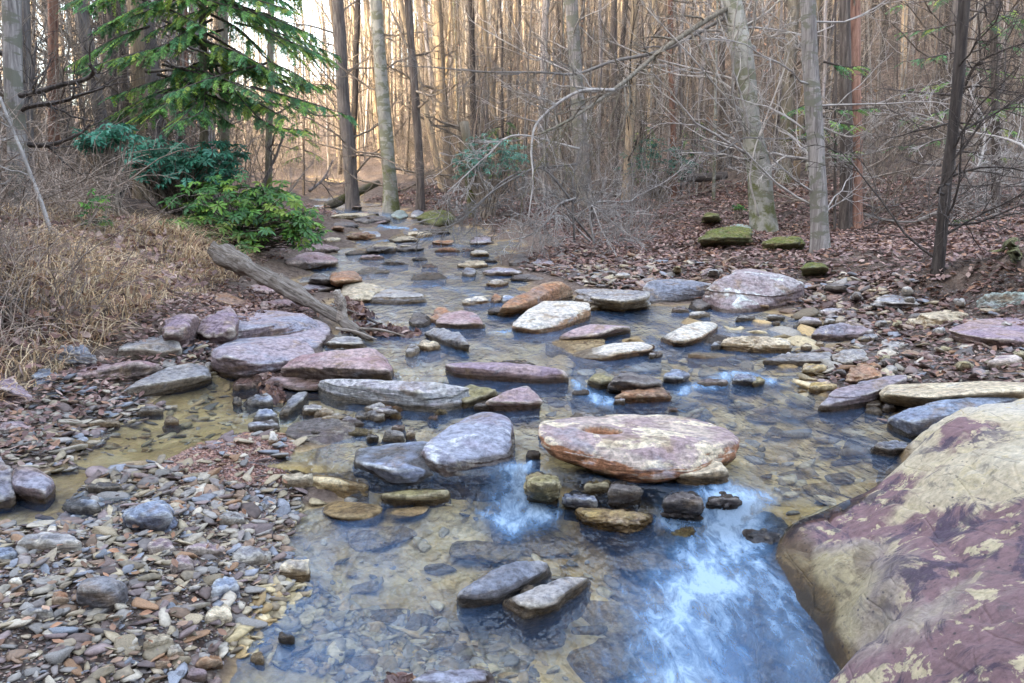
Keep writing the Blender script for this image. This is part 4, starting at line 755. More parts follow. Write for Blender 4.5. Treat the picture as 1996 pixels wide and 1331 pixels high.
for px, py, s in [(690,1015,.36),(800,1010,.17),(740,1060,.3),(950,1090,.3),(1040,1050,.42),(860,1120,.13),(700,1150,.14),(1290,1110,.4),(1220,1170,.2),(1150,1235,.14),(1060,1250,.16),(980,1230,.12),(850,1260,.12),(760,1210,.14),(700,1300,.12),(930,1290,.1),(1180,1300,.42),(1250,1240,.5),(820,1225,.17),(1000,1300,.1),
                  (1520,850,.2),(1620,890,.2),(1560,930,.22),(1640,940,.18),(1480,820,.2),(1400,780,.2),(1550,790,.15),(1600,960,.2),(1090,790,.2),(1120,690,.2),(1010,745,.2),(840,760,.25),(760,735,.2),(1450,700,.2),(1540,720,.18),(1380,660,.2),(1200,760,.2)]:
    _seed[0] += 1; h = hit(px, py, True); r = np.random.default_rng(px * 3 + py)
    P = (r.random((14, 3)) - .5) * np.array([s * 1.5, s * 1.1, s * .45]); P[:, 2] = np.clip(P[:, 2], -s * .1, s * .14)
    P = P + np.array([h[0], h[1], h[2] + s * .06])
    put_rock('submerged_stone', 'pale olive stone lying drowned on the stream bed', 'stone', RM['bedrock' if r.random() < .75 else 'tan'], P, 4, 10, .05, _seed[0], group='drowned stones on the stream bed')

ur_ = np.random.default_rng(61); k_ = 0
while k_ < 30:
    px, py = 600 + 380 * ur_.random(), 402 + 118 * ur_.random() ** 1.2
    c_ = np.interp(py, [400, 440, 480, 520], [650, 740, 790, 800]); hw = np.interp(py, [400, 440, 520], [50, 120, 210])
    if abs(px - c_) > hw: continue
    wd = (12 + 34 * ur_.random() ** 2) * np.interp(py, [400, 520], [.8, 1.25]); ht = wd * (.22 + .2 * ur_.random())
    brock('flat brownish lilac rock strewn in the upper stream', ['maroon', 'dark', 'dark', 'rust', 'tan', 'maroon', 'slate'][ur_.integers(7)], 0, px - wd, py - ht, px + wd, py + ht * .6, sub=4, amp=.2, rise=.12 * ur_.random() ** 2, hmin=.01 + .05 * ur_.random(), group='flat rocks strewn in the upper stream'); k_ += 1
k_ = 0
while k_ < 34:
    px, py = 1130 + 860 * ur_.random(), 515 + 230 * ur_.random()
    if py > 560 + (px - 1130) * .25 or py < 505 + (px - 1130) * .06: continue
    wd = (10 + 22 * ur_.random() ** 2) * np.interp(py, [515, 745], [.8, 1.5]); ht = wd * (.3 + .2 * ur_.random())
    brock('half-buried flat stone among the leaves of the right beach', ['mauve', 'purple', 'grey', 'slate', 'tan', 'dark', 'olive'][ur_.integers(7)], 0, px - wd, py - ht, px + wd, py + ht * .6, sub=3, hmin=.04 + .03 * ur_.random(), group='half-buried stones of the right beach'); k_ += 1

rock('pale tan bedrock shelf just awash beside the gravel bar', 'bedrock', 0, [(575,935),(640,962),(715,955)], [(570,925),(640,950),(715,945)], [(585,880),(650,862),(700,880)], sub=5, de=.02, hmin=.012, amp=.05)
rock('low lilac bedrock shelf at the tail of the stone spit', 'wetpale', 0, [(555,852),(620,872),(690,858)], [(552,845),(620,862),(690,850)], [(570,825),(640,815),(690,830)], sub=5, de=.02, hmin=.012, amp=.05)

rock('broad low bedrock shelf under the slabs beside the log', 'purple', 0, [(415,690),(500,706),(610,690),(640,660)], [(412,676),(500,690),(612,674),(642,648)], [(430,640),(520,618),(620,625)], sub=5, hmin=.04, amp=.08)
rock('brown bedrock shelf between the maroon slab and the stream', 'maroon', 0, [(480,745),(560,768),(640,765),(700,742)], [(478,735),(560,755),(640,752),(702,732)], [(500,712),(600,702),(690,715)], sub=5, hmin=.03, amp=.08)
k_ = 0
while k_ < 44:
    a_, b_, c0, c1 = [(470, 770, 640, 860), (860, 1120, 590, 660), (1180, 1560, 590, 700), (1130, 1420, 735, 800), (640, 900, 790, 830), (1560, 1700, 690, 800)][ur_.integers(6)]
    px, py = a_ + (b_ - a_) * ur_.random(), c0 + (c1 - c0) * ur_.random(); wd = (9 + 17 * ur_.random() ** 2) * np.interp(py, [580, 860], [.8, 1.25]); ht = wd * (.35 + .25 * ur_.random())
    brock('small dark broken stone jammed among the midstream slabs', ['dark', 'slate', 'maroon', 'olive', 'rust', 'grey', 'purple'][ur_.integers(7)], 0, px - wd, py - ht, px + wd, py + ht * .6, sub=4, amp=.2, rise=.05 * ur_.random(), hmin=.015 + .04 * ur_.random(), group='small broken stones among the midstream slabs'); k_ += 1
# ------------------------------------------------------------------ cobbles (each a thing) and gravel
def free(xy, pad=-.02):
    ok = np.ones(len(xy), bool)
    for lo, hi in ROCKS:
        c = (lo + hi) / 2; h = (hi - lo) / 2 + pad
        if h.max() > 1.2: h = h * .8
        ok &= ((xy[:, 0] - c[0]) / h[0]) ** 2 + ((xy[:, 1] - c[1]) / h[1]) ** 2 > 1
    return ok
cr = np.random.default_rng(21)
COBM = {}
for kind, m in COB.items():
    if kind == 'wetleaf': continue
    for s in range(4):
        r = np.random.default_rng(900 + s * 17 + len(kind))
        P = (r.random((16, 3)) - .5) * np.array([1.4, 1.0, .38 + .16 * (s % 2)])
        v, t, c = rock_verts(P, 3, 12 if s % 2 else 26, .07, s + 50, .4)
        COBM[kind, s] = mesh_np('cobble', v, None, t, m)
AREAS = [('on the gravel bar at lower left', BAR, 195, ['tan', 'tan', 'grey', 'grey', 'blue', 'mauve', 'rust', 'pale'], .045, .11),
         ('on the left shore among dead leaves', LEFT, 60, ['pale', 'pale', 'tan', 'grey', 'mauve', 'blue'], .06, .13),
         ('on the right-hand beach', BEACH, 45, ['tan', 'grey', 'mauve', 'pale', 'rust'], .06, .2)]
for where, poly, cnt, kinds, s0, s1 in AREAS:
    n = 0; placed = []
    while n < cnt:
        xy = sample_poly(poly, 1, cr)[0]
        px = CX + F * xy[0] / max(xy[1], .1)
        sz = s0 + (s1 - s0) * cr.random() ** 2.2
        if xy[1] < 1.9 or not (-60 < px < 2060) or not free(xy[None])[0]: continue
        if any((xy[0] - a) ** 2 + (xy[1] - b) ** 2 < ((sz + c_) * .42) ** 2 for a, b, c_ in placed): continue
        z = tz(xy[0], xy[1])[0]
        if z < W(*xy) - .02: continue
        placed.append((xy[0], xy[1], sz)); k = kinds[cr.integers(len(kinds))]
        o = link('cobble', COBM[k, cr.integers(4)], None, (xy[0], xy[1], z + sz * .10), ((cr.random() - .5) * .6, (cr.random() - .5) * .6, cr.random() * 6.28), (sz * (.9 + .5 * cr.random()), sz * (.7 + .3 * cr.random()), sz * (.6 + .6 * cr.random())))
        tag(o, {'tan': 'loose tan', 'grey': 'loose grey', 'blue': 'loose bluish grey', 'rust': 'loose rusty orange', 'mauve': 'loose mauve', 'pale': 'loose cream-white'}[k] + ' cobble lying ' + where, 'cobble', k + ' cobbles ' + where); n += 1
PAL = np.array([(.31, .25, .175), (.25, .225, .20), (.22, .225, .25), (.25, .165, .11), (.22, .165, .155), (.38, .33, .26), (.16, .115, .10), (.33, .27, .18), (.2, .17, .155)])
PAL2 = np.array([(.20, .115, .09), (.26, .17, .13), (.15, .09, .075), (.32, .24, .19), (.24, .19, .18)])
GRIT = wpoly([(680,890),(560,848),(440,842),(340,890),(300,920),(480,950),(600,925)]); peb = MB(); shapes = []
for s in range(8):
    r = np.random.default_rng(300 + s); P = (r.random((12, 3)) - .5) * np.array([1.5, 1, .36]); v, t, c = rock_verts(P, 2, 14, .05, s, .2); shapes.append((v, t))
def scatter_pebbles(poly, n, s0, s1, pal, r, under=.0, lift=.15, pw=2.0, avoid=None):
    xy = sample_poly(poly, n, r)
    if avoid is not None: xy = xy[~inpoly(avoid, xy[:, 0], xy[:, 1]) | (r.random(len(xy)) < .12)]
    xy = xy[(xy[:, 1] > 1.8) & free(xy)]; z = tz(xy[:, 0], xy[:, 1]); k = z > W(xy[:, 0], xy[:, 1]) - under
    xy, z = xy[k], z[k]; n = len(xy); sz = (s0 + (s1 - s0) * r.random(n) ** pw) * np.clip(xy[:, 1] / 4.0, .8, 2.2)
    Rm = rotmats(n, r, .7); which = r.integers(len(shapes), size=n)
    for w_ in range(len(shapes)):
        i = np.nonzero(which == w_)[0]; v, t = shapes[w_]
        if not len(i): continue
        V = np.einsum('vj,njk->nvk', v, Rm[i]) * (sz[i][:, None] * (.75 + .5 * r.random((len(i), 1))))[:, :, None]
        V = V + np.c_[xy[i], z[i] + sz[i] * lift][:, None, :]
        T = t[None] + (np.arange(len(i)) * len(v))[:, None, None]
        cc = pal[r.integers(len(pal), size=len(i))] * (.6 + .75 * r.random((len(i), 1)))
        peb.add(V.reshape(-1, 3), None, T.reshape(-1, 3), np.repeat(cc, len(v), 0))
scatter_pebbles(BAR, 4300, .022, .10, PAL, cr, .03, .15, 3.0, GRIT)
scatter_pebbles(BAR, 12000, .008, .022, np.r_[PAL2, PAL2, PAL], cr, .02)
scatter_pebbles(LEFT, 1500, .025, .085, PAL, cr, .03)
scatter_pebbles(BEACH, 3600, .02, .075, np.r_[PAL, PAL2], cr, .03)
scatter_pebbles(GRIT, 9000, .010, .024, PAL2 * np.array([1.15, .95, .9]), cr, .02)
tag(link('gravel', peb.mesh('gravel', M_PEB)), kind='stuff')
peb = MB()
POOL = wpoly([(640,940),(950,960),(1200,1000),(1330,1090),(1230,1180),(1100,1331),(430,1331),(470,1260),(560,1160),(600,1100),(560,1040)], -.1)
SHAL = wpoly([(560,1160),(700,1190),(1000,1210),(1090,1331),(430,1331),(470,1260)], -.1)
UP = wpoly([(1020,760),(1320,680),(1560,660),(1640,780),(1740,880),(1560,1000),(1480,930),(1420,820),(1060,820)], .05)
DPAL = np.array([(.42, .33, .18), (.34, .27, .16), (.50, .40, .24), (.27, .24, .2), (.38, .26, .12), (.22, .17, .11)])
scatter_pebbles(SHAL, 1300, .03, .12, DPAL, cr, 9, .05); scatter_pebbles(POOL, 260, .03, .11, DPAL, cr, 9, .1); scatter_pebbles(UP, 380, .05, .18, DPAL, cr, 9, .05)
SIDE = wpoly([(180,910),(240,830),(460,750),(560,800),(450,850),(330,890)], .1); scatter_pebbles(SIDE, 160, .03, .1, DPAL, cr, 9, .0)
tag(link('bed_gravel', peb.mesh('bed_gravel', M_PEB)), kind='stuff')

# ------------------------------------------------------------------ fallen leaves
lf = MB()
LPAL = np.array([(.28, .165, .14), (.34, .225, .19), (.21, .12, .10), (.42, .30, .25), (.15, .09, .08), (.30, .205, .19), (.34, .19, .12)])
def leaves(mb, P, size, pal, r, tilt=.9, long=1.0, curl=.25):
    n = len(P); Rm = rotmats(n, r, tilt); L = size * (.6 + .8 * r.random(n)); w = L * .5 / long; cu = L * curl * (r.random(n) * 2 - .6)
    base = np.zeros((n, 6, 3)); base[:, 0, 0] = -L / 2; base[:, 1, 0] = -L * .12; base[:, 1, 1] = w / 2; base[:, 1, 2] = cu * .7; base[:, 2, 0] = L * .22; base[:, 2, 1] = w * .42; base[:, 2, 2] = cu * .8
    base[:, 3, 0] = L / 2; base[:, 3, 2] = cu; base[:, 4, 0] = L * .22; base[:, 4, 1] = -w * .42; base[:, 4, 2] = cu * .8; base[:, 5, 0] = -L * .12; base[:, 5, 1] = -w / 2; base[:, 5, 2] = cu * .7
    V = np.einsum('nvj,njk->nvk', base, Rm) + P[:, None, :]
    i = (np.arange(n) * 6)[:, None]; q = np.concatenate([i + np.array([[0, 1, 2, 3]]), i + np.array([[0, 3, 4, 5]])], 0)
    c = pal[r.integers(len(pal), size=n)] * (.65 + .6 * r.random((n, 1)))
    mb.add(V.reshape(-1, 3), q[:, ::-1], None, np.repeat(c, 6, 0))
def drop_leaves(poly, n, size, r, lift=.015, over=.03, pal=LPAL, tilt=.8):
    xy = sample_poly(poly, n, r); xy = xy[(xy[:, 1] > 1.8)]; z = tz(xy[:, 0], xy[:, 1]); k = z > W(xy[:, 0], xy[:, 1]) + over; xy, z = xy[k], z[k]
    leaves(lf, np.c_[xy, z + lift + .02 * r.random(len(xy))], size, pal, r, tilt)
lr = np.random.default_rng(5)
SLOPE = wpoly([(1000,520),(1100,475),(1000,420),(960,400),(1200,350),(2050,350),(2080,620),(1800,570),(1600,535),(1400,530)])
drop_leaves(SLOPE, 40000, .08, lr); drop_leaves(BEACH, 5200, .058, lr); drop_leaves(BAR, 320, .036, lr, .03, .02, np.array([(.36, .19, .11), (.40, .26, .18), (.26, .15, .10)])); drop_leaves(LEFT, 1700, .055, lr, .03, .02)
LB = wpoly([(250,700),(150,660),(60,700),(-60,720),(-60,600),(250,620),(420,560),(660,560),(700,600),(560,640),(430,640)]); drop_leaves(LB, 3800, .058, lr, .02)
UB = wpoly([(420,570),(560,500),(640,430),(700,398),(600,400),(430,480),(330,520)]); drop_leaves(UB, 2600, .085, lr, .02)
RB = wpoly([(700,398),(800,405),(960,468),(1000,420),(960,400),(900,370),(760,370)]); drop_leaves(RB, 3500, .10, lr, .02)
tag(link('fallen_leaves', lf.mesh('fallen_leaves', M_LEAF, False)), kind='stuff')
def leaf_heap(label, px0, py0, px1, py1, n, hgt, size=.075, seed=1):
    r = np.random.default_rng(seed); a, b = hit(px0, py0), hit(px1, py1); mb = MB()
    t = r.random(n)[:, None]; P = a + (b - a) * t; rad = hgt * (1.1 - .5 * t)
    d = r.normal(size=(n, 3)) * np.array([.6, .6, .38]); d[:, 2] = np.abs(d[:, 2]); P = P + d * rad
    c = (a + b) / 2; leaves(mb, P - c, size * .85, LPAL * .85, r, 2.2)
    core = MB()
    v, tt = ico(3); ax = (b - a) / 2; q = v * hgt * np.array([.6, .6, .3]); q = q + ax * (v @ (ax / (np.linalg.norm(ax) + 1e-6)))[:, None]; q[:, 2] = np.maximum(q[:, 2], -.1)
    root = thing('leaf_pile', label, 'leaf pile', tuple(c))
    link('leaves', mb.mesh('leaves', M_LEAF, False), root)
    link('leaf_mound', mesh_np('leaf_mound', q + fbm(q * 12, 2, 3)[:, None] * .02, None, tt, COB['rust']), root); return root
leaf_heap('wet clump of brown leaves snagged against the large purple slab', 505, 722, 528, 752, 260, .065, .07, 2)
leaf_heap('tail of dead leaves trailing from the snagged clump', 522, 758, 548, 785, 200, .05, .07, 3)
leaf_heap('drift of reddish dead leaves caught at the foot of the log', 690, 648, 806, 655, 620, .10, .085, 4)
leaf_heap('dead leaves packed behind the broken branch of the log', 668, 598, 712, 622, 240, .12, .11, 5)
leaf_heap('orange maple leaf heap cut by the bottom edge of the photo', 770, 1335, 800, 1335, 30, .03, .07, 6)
leaf_heap('dead leaves caught in the stick above the orange-broken boulder', 372, 640, 395, 618, 70, .06, .075, 7)

# ------------------------------------------------------------------ fallen log and driftwood
def wood(name, label, cat, pts, rad, mat, sides=14, n=60, jit=.35, seed=1, extra=None):
    L = smooth_line(pts, n); rad = np.interp(np.linspace(0, 1, n), np.linspace(0, 1, len(rad)), rad)
    o0 = L[0].copy(); ax = (L[-1] - L[0]); ax /= np.linalg.norm(ax); q = Vector((0, 0, 1)).rotation_difference(Vector(ax)); inv = np.array(q.to_matrix().inverted())
    mb = MB(); tube(mb, (L - o0) @ inv.T, rad, sides, None, True, jit, seed)
    o = link(name, mb.mesh(name, mat), None, tuple(o0)); o.rotation_mode = 'QUATERNION'; o.rotation_quaternion = q; tag(o, label, cat)
    return o, q, o0
lg = [at_y(a, b, y) for a, b, y in [(418,486,9.8),(470,515,9.3),(530,545,8.85),(590,580,8.4),(650,615,8.05),(690,640,7.75),(726,660,7.45)]]
log, lq, lo = wood('fallen_log', 'weathered grey log slanting from the bank down into the stream', 'log', lg, [.098, .088, .08, .07, .06, .048, .03], BK['log'], 28, 130, .75, 4)
def stub(parent, q, o0, pts, rad, seed, name='branch_stub'):
    L = smooth_line(np.array(pts), 16) - o0; inv = np.array(q.to_matrix().inverted()); mb = MB(); tube(mb, L @ inv.T, np.interp(np.linspace(0, 1, 16), np.linspace(0, 1, len(rad)), rad), 9, None, True, .4, seed); link(name, mb.mesh(name, BK['log']), parent)
stub(log, lq, lo, [at_y(a, b, 7.9) for a, b in [(668,624),(664,590),(655,567)]], [.05, .045, .04], 7)
stub(log, lq, lo, [at_y(a, b, 8.7) for a, b in [(551,556),(550,540),(549,533)]], [.04, .035, .02], 8)
def stick(label, pts, Y, rad, mat='silver', n=30, seed=2, name='driftwood_stick'):
    P = [at_y(a, b, y) for (a, b), y in zip(pts, np.linspace(Y[0], Y[1], len(pts)))]; return wood(name, label, 'stick', P, rad, BK[mat], 7, n, .3, seed)[0]
stick('long bleached stick lying on the rocks under the grass bank', full(4, [(655,645),(760,580),(950,505)]), (7.6, 9.4), [.02, .022, .015])
stick('second bleached stick lying higher on the grass bank', full(4, [(990,480),(1080,455),(1190,440)]), (9.2, 10), [.02, .02, .012])
stick('short curved grey stick bent over the orange-broken boulder', full(4, [(1270,465),(1305,500),(1318,560),(1312,600)]), (8.7, 8.3), [.03, .025, .015])
stick('forked white twig standing up on the beach', full(6, [(1520,490),(1535,440),(1560,385),(1640,365)]), (11, 11.2), [.02, .016, .008])
stick('thin reddish twig hanging in the chute', full(9, [(205,415),(215,330),(245,240),(255,140)]), (4.2, 4.6), [.006, .005, .003], 'twig')
stick('bleached branch propped in the dry grass', full(4, [(180,620),(260,520),(370,350)]), (6.6, 7.2), [.022, .02, .012])
stick('slanting dead branch lying along the grass bank foot', full(4, [(-20,425),(120,445),(220,470)]), (6.4, 6.8), [.015, .016, .01])
stick('grey stick lying across the side channel', full(7, [(210,80),(330,115),(490,150)]), (4.5, 4.4), [.012, .016, .01], 'log')
for k_, (a_, b_, c_, d_, y_) in enumerate([(700,640,790,655,7.6),(690,655,745,630,7.7),(655,640,735,662,7.5),(715,620,760,652,7.9),(640,600,700,612,8.3)]):
    o_ = stick('thin dead stick caught in the leafy debris at the log foot', [(a_, b_), ((a_ + c_) / 2, (b_ + d_) / 2 - 4), (c_, d_)], (y_, y_ - .1), [.014, .012, .006], 'dark' if k_ % 2 else 'log', seed=30 + k_); o_['group'] = 'dead sticks in the debris at the log foot'
stick('mossy fallen pole leaning at the upstream bend', full(2, [(100,1150),(250,1080),(395,1015)]), (24, 25), [.14, .13, .09], 'moss')
stick('dark pole lying across the leafy slope', full(3, [(40,975),(200,985),(340,975)]), (22, 22.5), [.12, .12, .1], 'dark')

# ------------------------------------------------------------------ dry grass on the left bank
gr = np.random.default_rng(31)
GB = np.array([(-3.25,5.2),(-3.1,6.0),(-3.1,7.2),(-3.2,8.6),(-3.3,10.2),(-3.6,11.4),(-5.2,12),(-7,9),(-6.2,6),(-4.6,4.0)])
def grass(name, poly, n, h0, h1, pal, r, droop=.8, wid=.007):
    xy = sample_poly(poly, n, r); z = tz(xy[:, 0], xy[:, 1]); k = z > W(xy[:, 0], xy[:, 1]) + .08; xy, z = xy[k], z[k]; n = len(xy)
    cl = np.clip(.5 + .9 * fbm(np.c_[xy * 1.6, xy[:, :1] * 0], 3, 8), .15, 1.3)
    a = r.random(n) * 6.28; h = (h0 + (h1 - h0) * r.random(n)) * cl; dr = droop * (.3 + 1.0 * r.random(n)) * h
    dx, dy = np.cos(a) + .55, np.sin(a) - .35; s = np.linspace(0, 1, 5); sx, sy = -np.sin(a), np.cos(a)
    V = np.zeros((n, 5, 2, 3))
    for i, t in enumerate(s):
        zz = h * (t - .62 * droop * t ** 2.4); o = dr * t ** 1.7; w = wid * (1 - .85 * t) * (.7 + r.random(n) * .1)
        for j, sg in enumerate((-1, 1)):
            V[:, i, j, 0] = xy[:, 0] + dx * o + sg * sx * w; V[:, i, j, 1] = xy[:, 1] + dy * o + sg * sy * w; V[:, i, j, 2] = z + zz
    b = (np.arange(n) * 10)[:, None]; q = np.concatenate([b + np.array([[2 * i, 2 * i + 1, 2 * i + 3, 2 * i + 2]]) for i in range(4)], 0)
    c = pal[r.integers(len(pal), size=n)] * (.6 + .65 * r.random((n, 1))); mb = MB(); mb.add(V.reshape(-1, 3), q, None, np.repeat(c, 10, 0))
    return tag(link(name, mb.mesh(name, M_GRASS)), kind='stuff')
GP = np.array([(.52, .36, .21), (.44, .28, .16), (.6, .45, .29), (.36, .22, .13), (.5, .38, .25), (.3, .18, .115), (.45, .33, .2)])
grass('dry_grass', GB, 17000, .15, .75, GP * np.array([1.45, 1.5, 1.5]), gr, 1.05)
lf = MB(); drop_leaves(GB, 2600, .08, gr, .10, .05, LPAL * 1.1, 2.0); tag(link('grass_leaves', lf.mesh('grass_leaves', M_LEAF, False)), kind='stuff')
# ------------------------------------------------------------------ trees
def grow(mb, p, d, L, r0, depth, r, nseg=6, wob=.18, up=.0, kids=4, kl=.5, kr=.55, ang=(.5, 1.1), sides=4, tmin=.2, rmin=.003, out=None, sag=0.0):
    d = np.asarray(d, float); d /= np.linalg.norm(d); pts = [np.asarray(p, float)]; dd = d.copy()
    for i in range(nseg):
        dd = dd + r.normal(size=3) * wob + np.array([0, 0, up]) + np.array([0, 0, -sag]) * (i / nseg); dd /= np.linalg.norm(dd); pts.append(pts[-1] + dd * L / nseg)
    pts = np.array(pts); rad = np.maximum(r0 * np.linspace(1, .35, nseg + 1), rmin)
    tube(mb, pts, rad, sides if depth > 0 else 3, None, False)
    if out is not None: out.append((pts, rad, depth))
    if depth <= 0: return
    for k in range(kids):
        t = tmin + (1 - tmin) * (k + r.random()) / kids; i = min(int(t * nseg), nseg - 1); f = t * nseg - i; q = pts[i] * (1 - f) + pts[i + 1] * f
        ax = pts[i + 1] - pts[i]; ax /= np.linalg.norm(ax) + 1e-9; s = r.normal(size=3); s -= ax * (s @ ax); s /= np.linalg.norm(s) + 1e-9
        a = ang[0] + (ang[1] - ang[0]) * r.random(); nd = ax * math.cos(a) + s * math.sin(a)
        grow(mb, q, nd, L * kl * (.6 + .7 * r.random()) * (1.15 - .5 * t), max(r0 * kr * (1 - .5 * t), rmin), depth - 1, r, max(3, nseg - 1), wob, up, max(2, kids - 1), kl, kr, ang, sides, tmin, rmin, out, sag)
def trunk_line(r, H, lean=.02, wob=.10, n=26):
    z = np.linspace(-.25, H, n); a = r.random() * 6.28; x = lean * z * math.cos(a) + wob * np.cumsum(r.normal(size=n)) * .35 * (H / 16); y = lean * z * math.sin(a) + wob * np.cumsum(r.normal(size=n)) * .35 * (H / 16)
    x -= x[0]; y -= y[0]; return np.c_[x, y, z]
def trunk_mesh(pts, r0, mat, sides=9, flare=.5, jit=.10, seed=0, top=.35):
    z = pts[:, 2] - pts[0, 2]; H = z[-1]; rad = r0 * (1 - (1 - top) * (z / H)) * (1 + flare * np.exp(-z / (r0 * 2.2 + .02))); mb = MB(); tube(mb, pts, rad, sides, None, True, jit, seed); return mb.mesh('trunk', mat), rad
def variant(seed, H, r0, nb, low, spread, twigs, style='pole'):
    r = np.random.default_rng(seed); pts = trunk_line(r, H, .03, .07); mb = MB()
    for k in range(nb):
        t = low + (.97 - low) * (k + r.random()) / nb; i = min(int(t * 25), 24); p = pts[i] + (pts[i + 1] - pts[i]) * (t * 25 - i); a = r.random() * 6.28; el = .25 + .7 * r.random() + .5 * t if style == 'pole' else .1 + .7 * r.random()
        L = spread * (1.1 - .55 * t) * (.5 + .8 * r.random()); grow(mb, p, (math.cos(a) * math.cos(el), math.sin(a) * math.cos(el), math.sin(el)), L, max(.15 * r0 * (1 - .5 * t), .006) * (L / spread + .4), 2 if L > 1.0 else 1, r, 6, .11, .06, twigs, .48, .55, (.4, 1.0), 4, .15, .0035)
    return pts, r0, mb
VAR = []
for s, (H, r0, nb, low, sp, tw) in enumerate([(17, .11, 40, .05, 2.4, 4), (19, .145, 38, .08, 2.8, 4), (15, .075, 40, .04, 2.1, 4), (14, .052, 38, .04, 1.9, 4), (18, .095, 40, .05, 2.3, 4), (12, .038, 34, .03, 1.7, 4), (20, .18, 36, .12, 3.2, 4), (11, .03, 30, .03, 1.6, 4)]):
    pts, r0, mb = variant(500 + s, H, r0, nb, low, sp, tw); VAR.append({'r': r0, 'pts': pts, 'crown': {}, 'trunk': {}, 'mb': mb, 'seed': s})
def var_mesh(v, bark, tw):
    if bark not in v['trunk']: v['trunk'][bark] = trunk_mesh(v['pts'], v['r'], BK[bark], 8, .5, .10, v['seed'])[0]
    if tw not in v['crown']: v['crown'][tw] = v['mb'].mesh('crown', BK[tw])
    return v['trunk'][bark], v['crown'][tw]
def forest_tree(vi, x, y, bark, tw, label, group, sc=1.0, rz=0.0, lean=(0, 0)):
    tm, cm = var_mesh(VAR[vi], bark, tw); o = thing('bare_tree', label, 'tree', (x, y, float(tz(x, y)[0])), group, rz); o.rotation_euler = (lean[0], lean[1], rz); o.scale = (sc, sc, sc)
    link('trunk', tm, o); link('crown', cm, o); return o
fr = np.random.default_rng(77); spots = []
def try_spot(px, Y, gap):
    x = (px - CX) / F * Y / CP; 
    if any((x - a) ** 2 + (Y - b) ** 2 < gap ** 2 for a, b in spots): return None
    z = float(tz(x, Y)[0])
    if z < W(x, Y) + .1 and Y < 45 and x < 4: return None
    spots.append((x, Y)); return x, Y
ZN = [('slim bare tree in the sunlit wood at the head of the stream', 'sunlit bare trees at the head of the stream', 52, (430, 960), (30, 58), ['tan', 'grey', 'grey', 'dark'], [0, 1, 2, 2, 3, 4]),
      ('slim bare tree on the wooded slope right of centre', 'bare trees on the wooded slope right of centre', 78, (900, 1520), (21, 50), ['grey', 'tan', 'dark', 'dark', 'grey'], [0, 2, 2, 3, 3, 4, 5, 7]),
      ('slim bare tree on the dim slope at the right', 'bare trees on the dim slope at the right', 62, (1480, 2060), (19, 46), ['grey', 'grey', 'dark', 'dark', 'tan'], [0, 2, 3, 3, 4, 5, 7]),
      ('bare tree in the shaded wood behind the left bank', 'bare trees in the shaded wood behind the left bank', 50, (-60, 470), (15, 42), ['grey', 'dark', 'grey', 'red'], [0, 1, 2, 3, 4, 5])]
for lab, grp, n, xr, yr, barks, vs in ZN:
    k = 0; tries = 0
    while k < n and tries < 4000:
        tries += 1; Y = yr[0] + (yr[1] - yr[0]) * fr.random() ** .9; px = xr[0] + (xr[1] - xr[0]) * fr.random()
        if 560 < px < 860 and Y < 26: continue
        if 460 < px < 650 and (Y > 34 or fr.random() < .6): continue
        s = try_spot(px, Y, .55)
        if s is None: continue
        forest_tree(vs[fr.integers(len(vs))], s[0], s[1], barks[fr.integers(len(barks))], 'twig', lab, grp, .85 + .35 * fr.random(), fr.random() * 6.28, ((fr.random() - .5) * .17, (fr.random() - .5) * .17)); k += 1
# the far wood, read as one mass
far = MB(); fw = np.random.default_rng(99); fpx = fw.random(620); fpx = np.where(fpx < .14, fpx / .14 * 850 - 150, 700 + (fpx - .14) / .86 * 1450); fY = 52 + 50 * fw.random(620); fX = (fpx - CX) / F * fY / CP; fZ = tz(fX, fY)
for x, y, z, px_ in zip(fX, fY, fZ, fpx):
    if 440 < px_ < 670: continue
    H = 13 + 6 * fw.random(); b = np.array([x, y, z - .3]); l = (fw.random(2) - .5) * .1 * H; P = np.array([b, b + [l[0] * .4, l[1] * .4, H * .5], b + [l[0], l[1], H]]); r0 = .07 + .15 * fw.random() ** 2
    c = np.array([(.27, .22, .17), (.2, .165, .14), (.33, .26, .19)][fw.integers(3)]); tube(far, P, [r0 * 1.2, r0 * .8, r0 * .3], 5, c, False)
    for k in range(11):
        t = .12 + .8 * fw.random(); q = b + np.array([l[0] * t, l[1] * t, H * t]); a = fw.random() * 6.28; L = .8 + 1.8 * fw.random(); e = q + np.array([math.cos(a) * L, math.sin(a) * L, L * (.3 + .6 * fw.random())]); tube(far, np.array([q, (q + e) / 2 + [0, 0, -.1], e]), [.028, .02, .01], 3, c, False)
for k in range(650):
    px = 430 + 1650 * fw.random(); Y = 44 + 52 * fw.random(); x = (px - CX) / F * Y / CP; b = np.array([x, Y, float(tz(x, Y)[0]) - .3]); H = 7 + 8 * fw.random(); l = (fw.random(2) - .5) * .30 * H; r0 = .025 + .05 * fw.random()
    c = np.array([(.16, .135, .12), (.12, .10, .09), (.21, .17, .13)][fw.integers(3)]); tube(far, np.array([b, b + [l[0] * .4, l[1] * .4, H * .5], b + [l[0], l[1], H]]), [r0, r0 * .7, r0 * .3], 4, c, False)
    for j in range(5):
        t = .1 + .85 * fw.random(); q = b + np.array([l[0] * t, l[1] * t, H * t]); a = fw.random() * 6.28; L = .6 + 1.2 * fw.random(); tube(far, np.array([q, q + np.array([math.cos(a) * L, math.sin(a) * L, L * (.4 + .8 * fw.random())])]), [.02, .008], 3, c, False)
tag(link('far_woods', far.mesh('far_woods', tint_mat('far_bark', .9, 4, 0, 0))), kind='stuff')

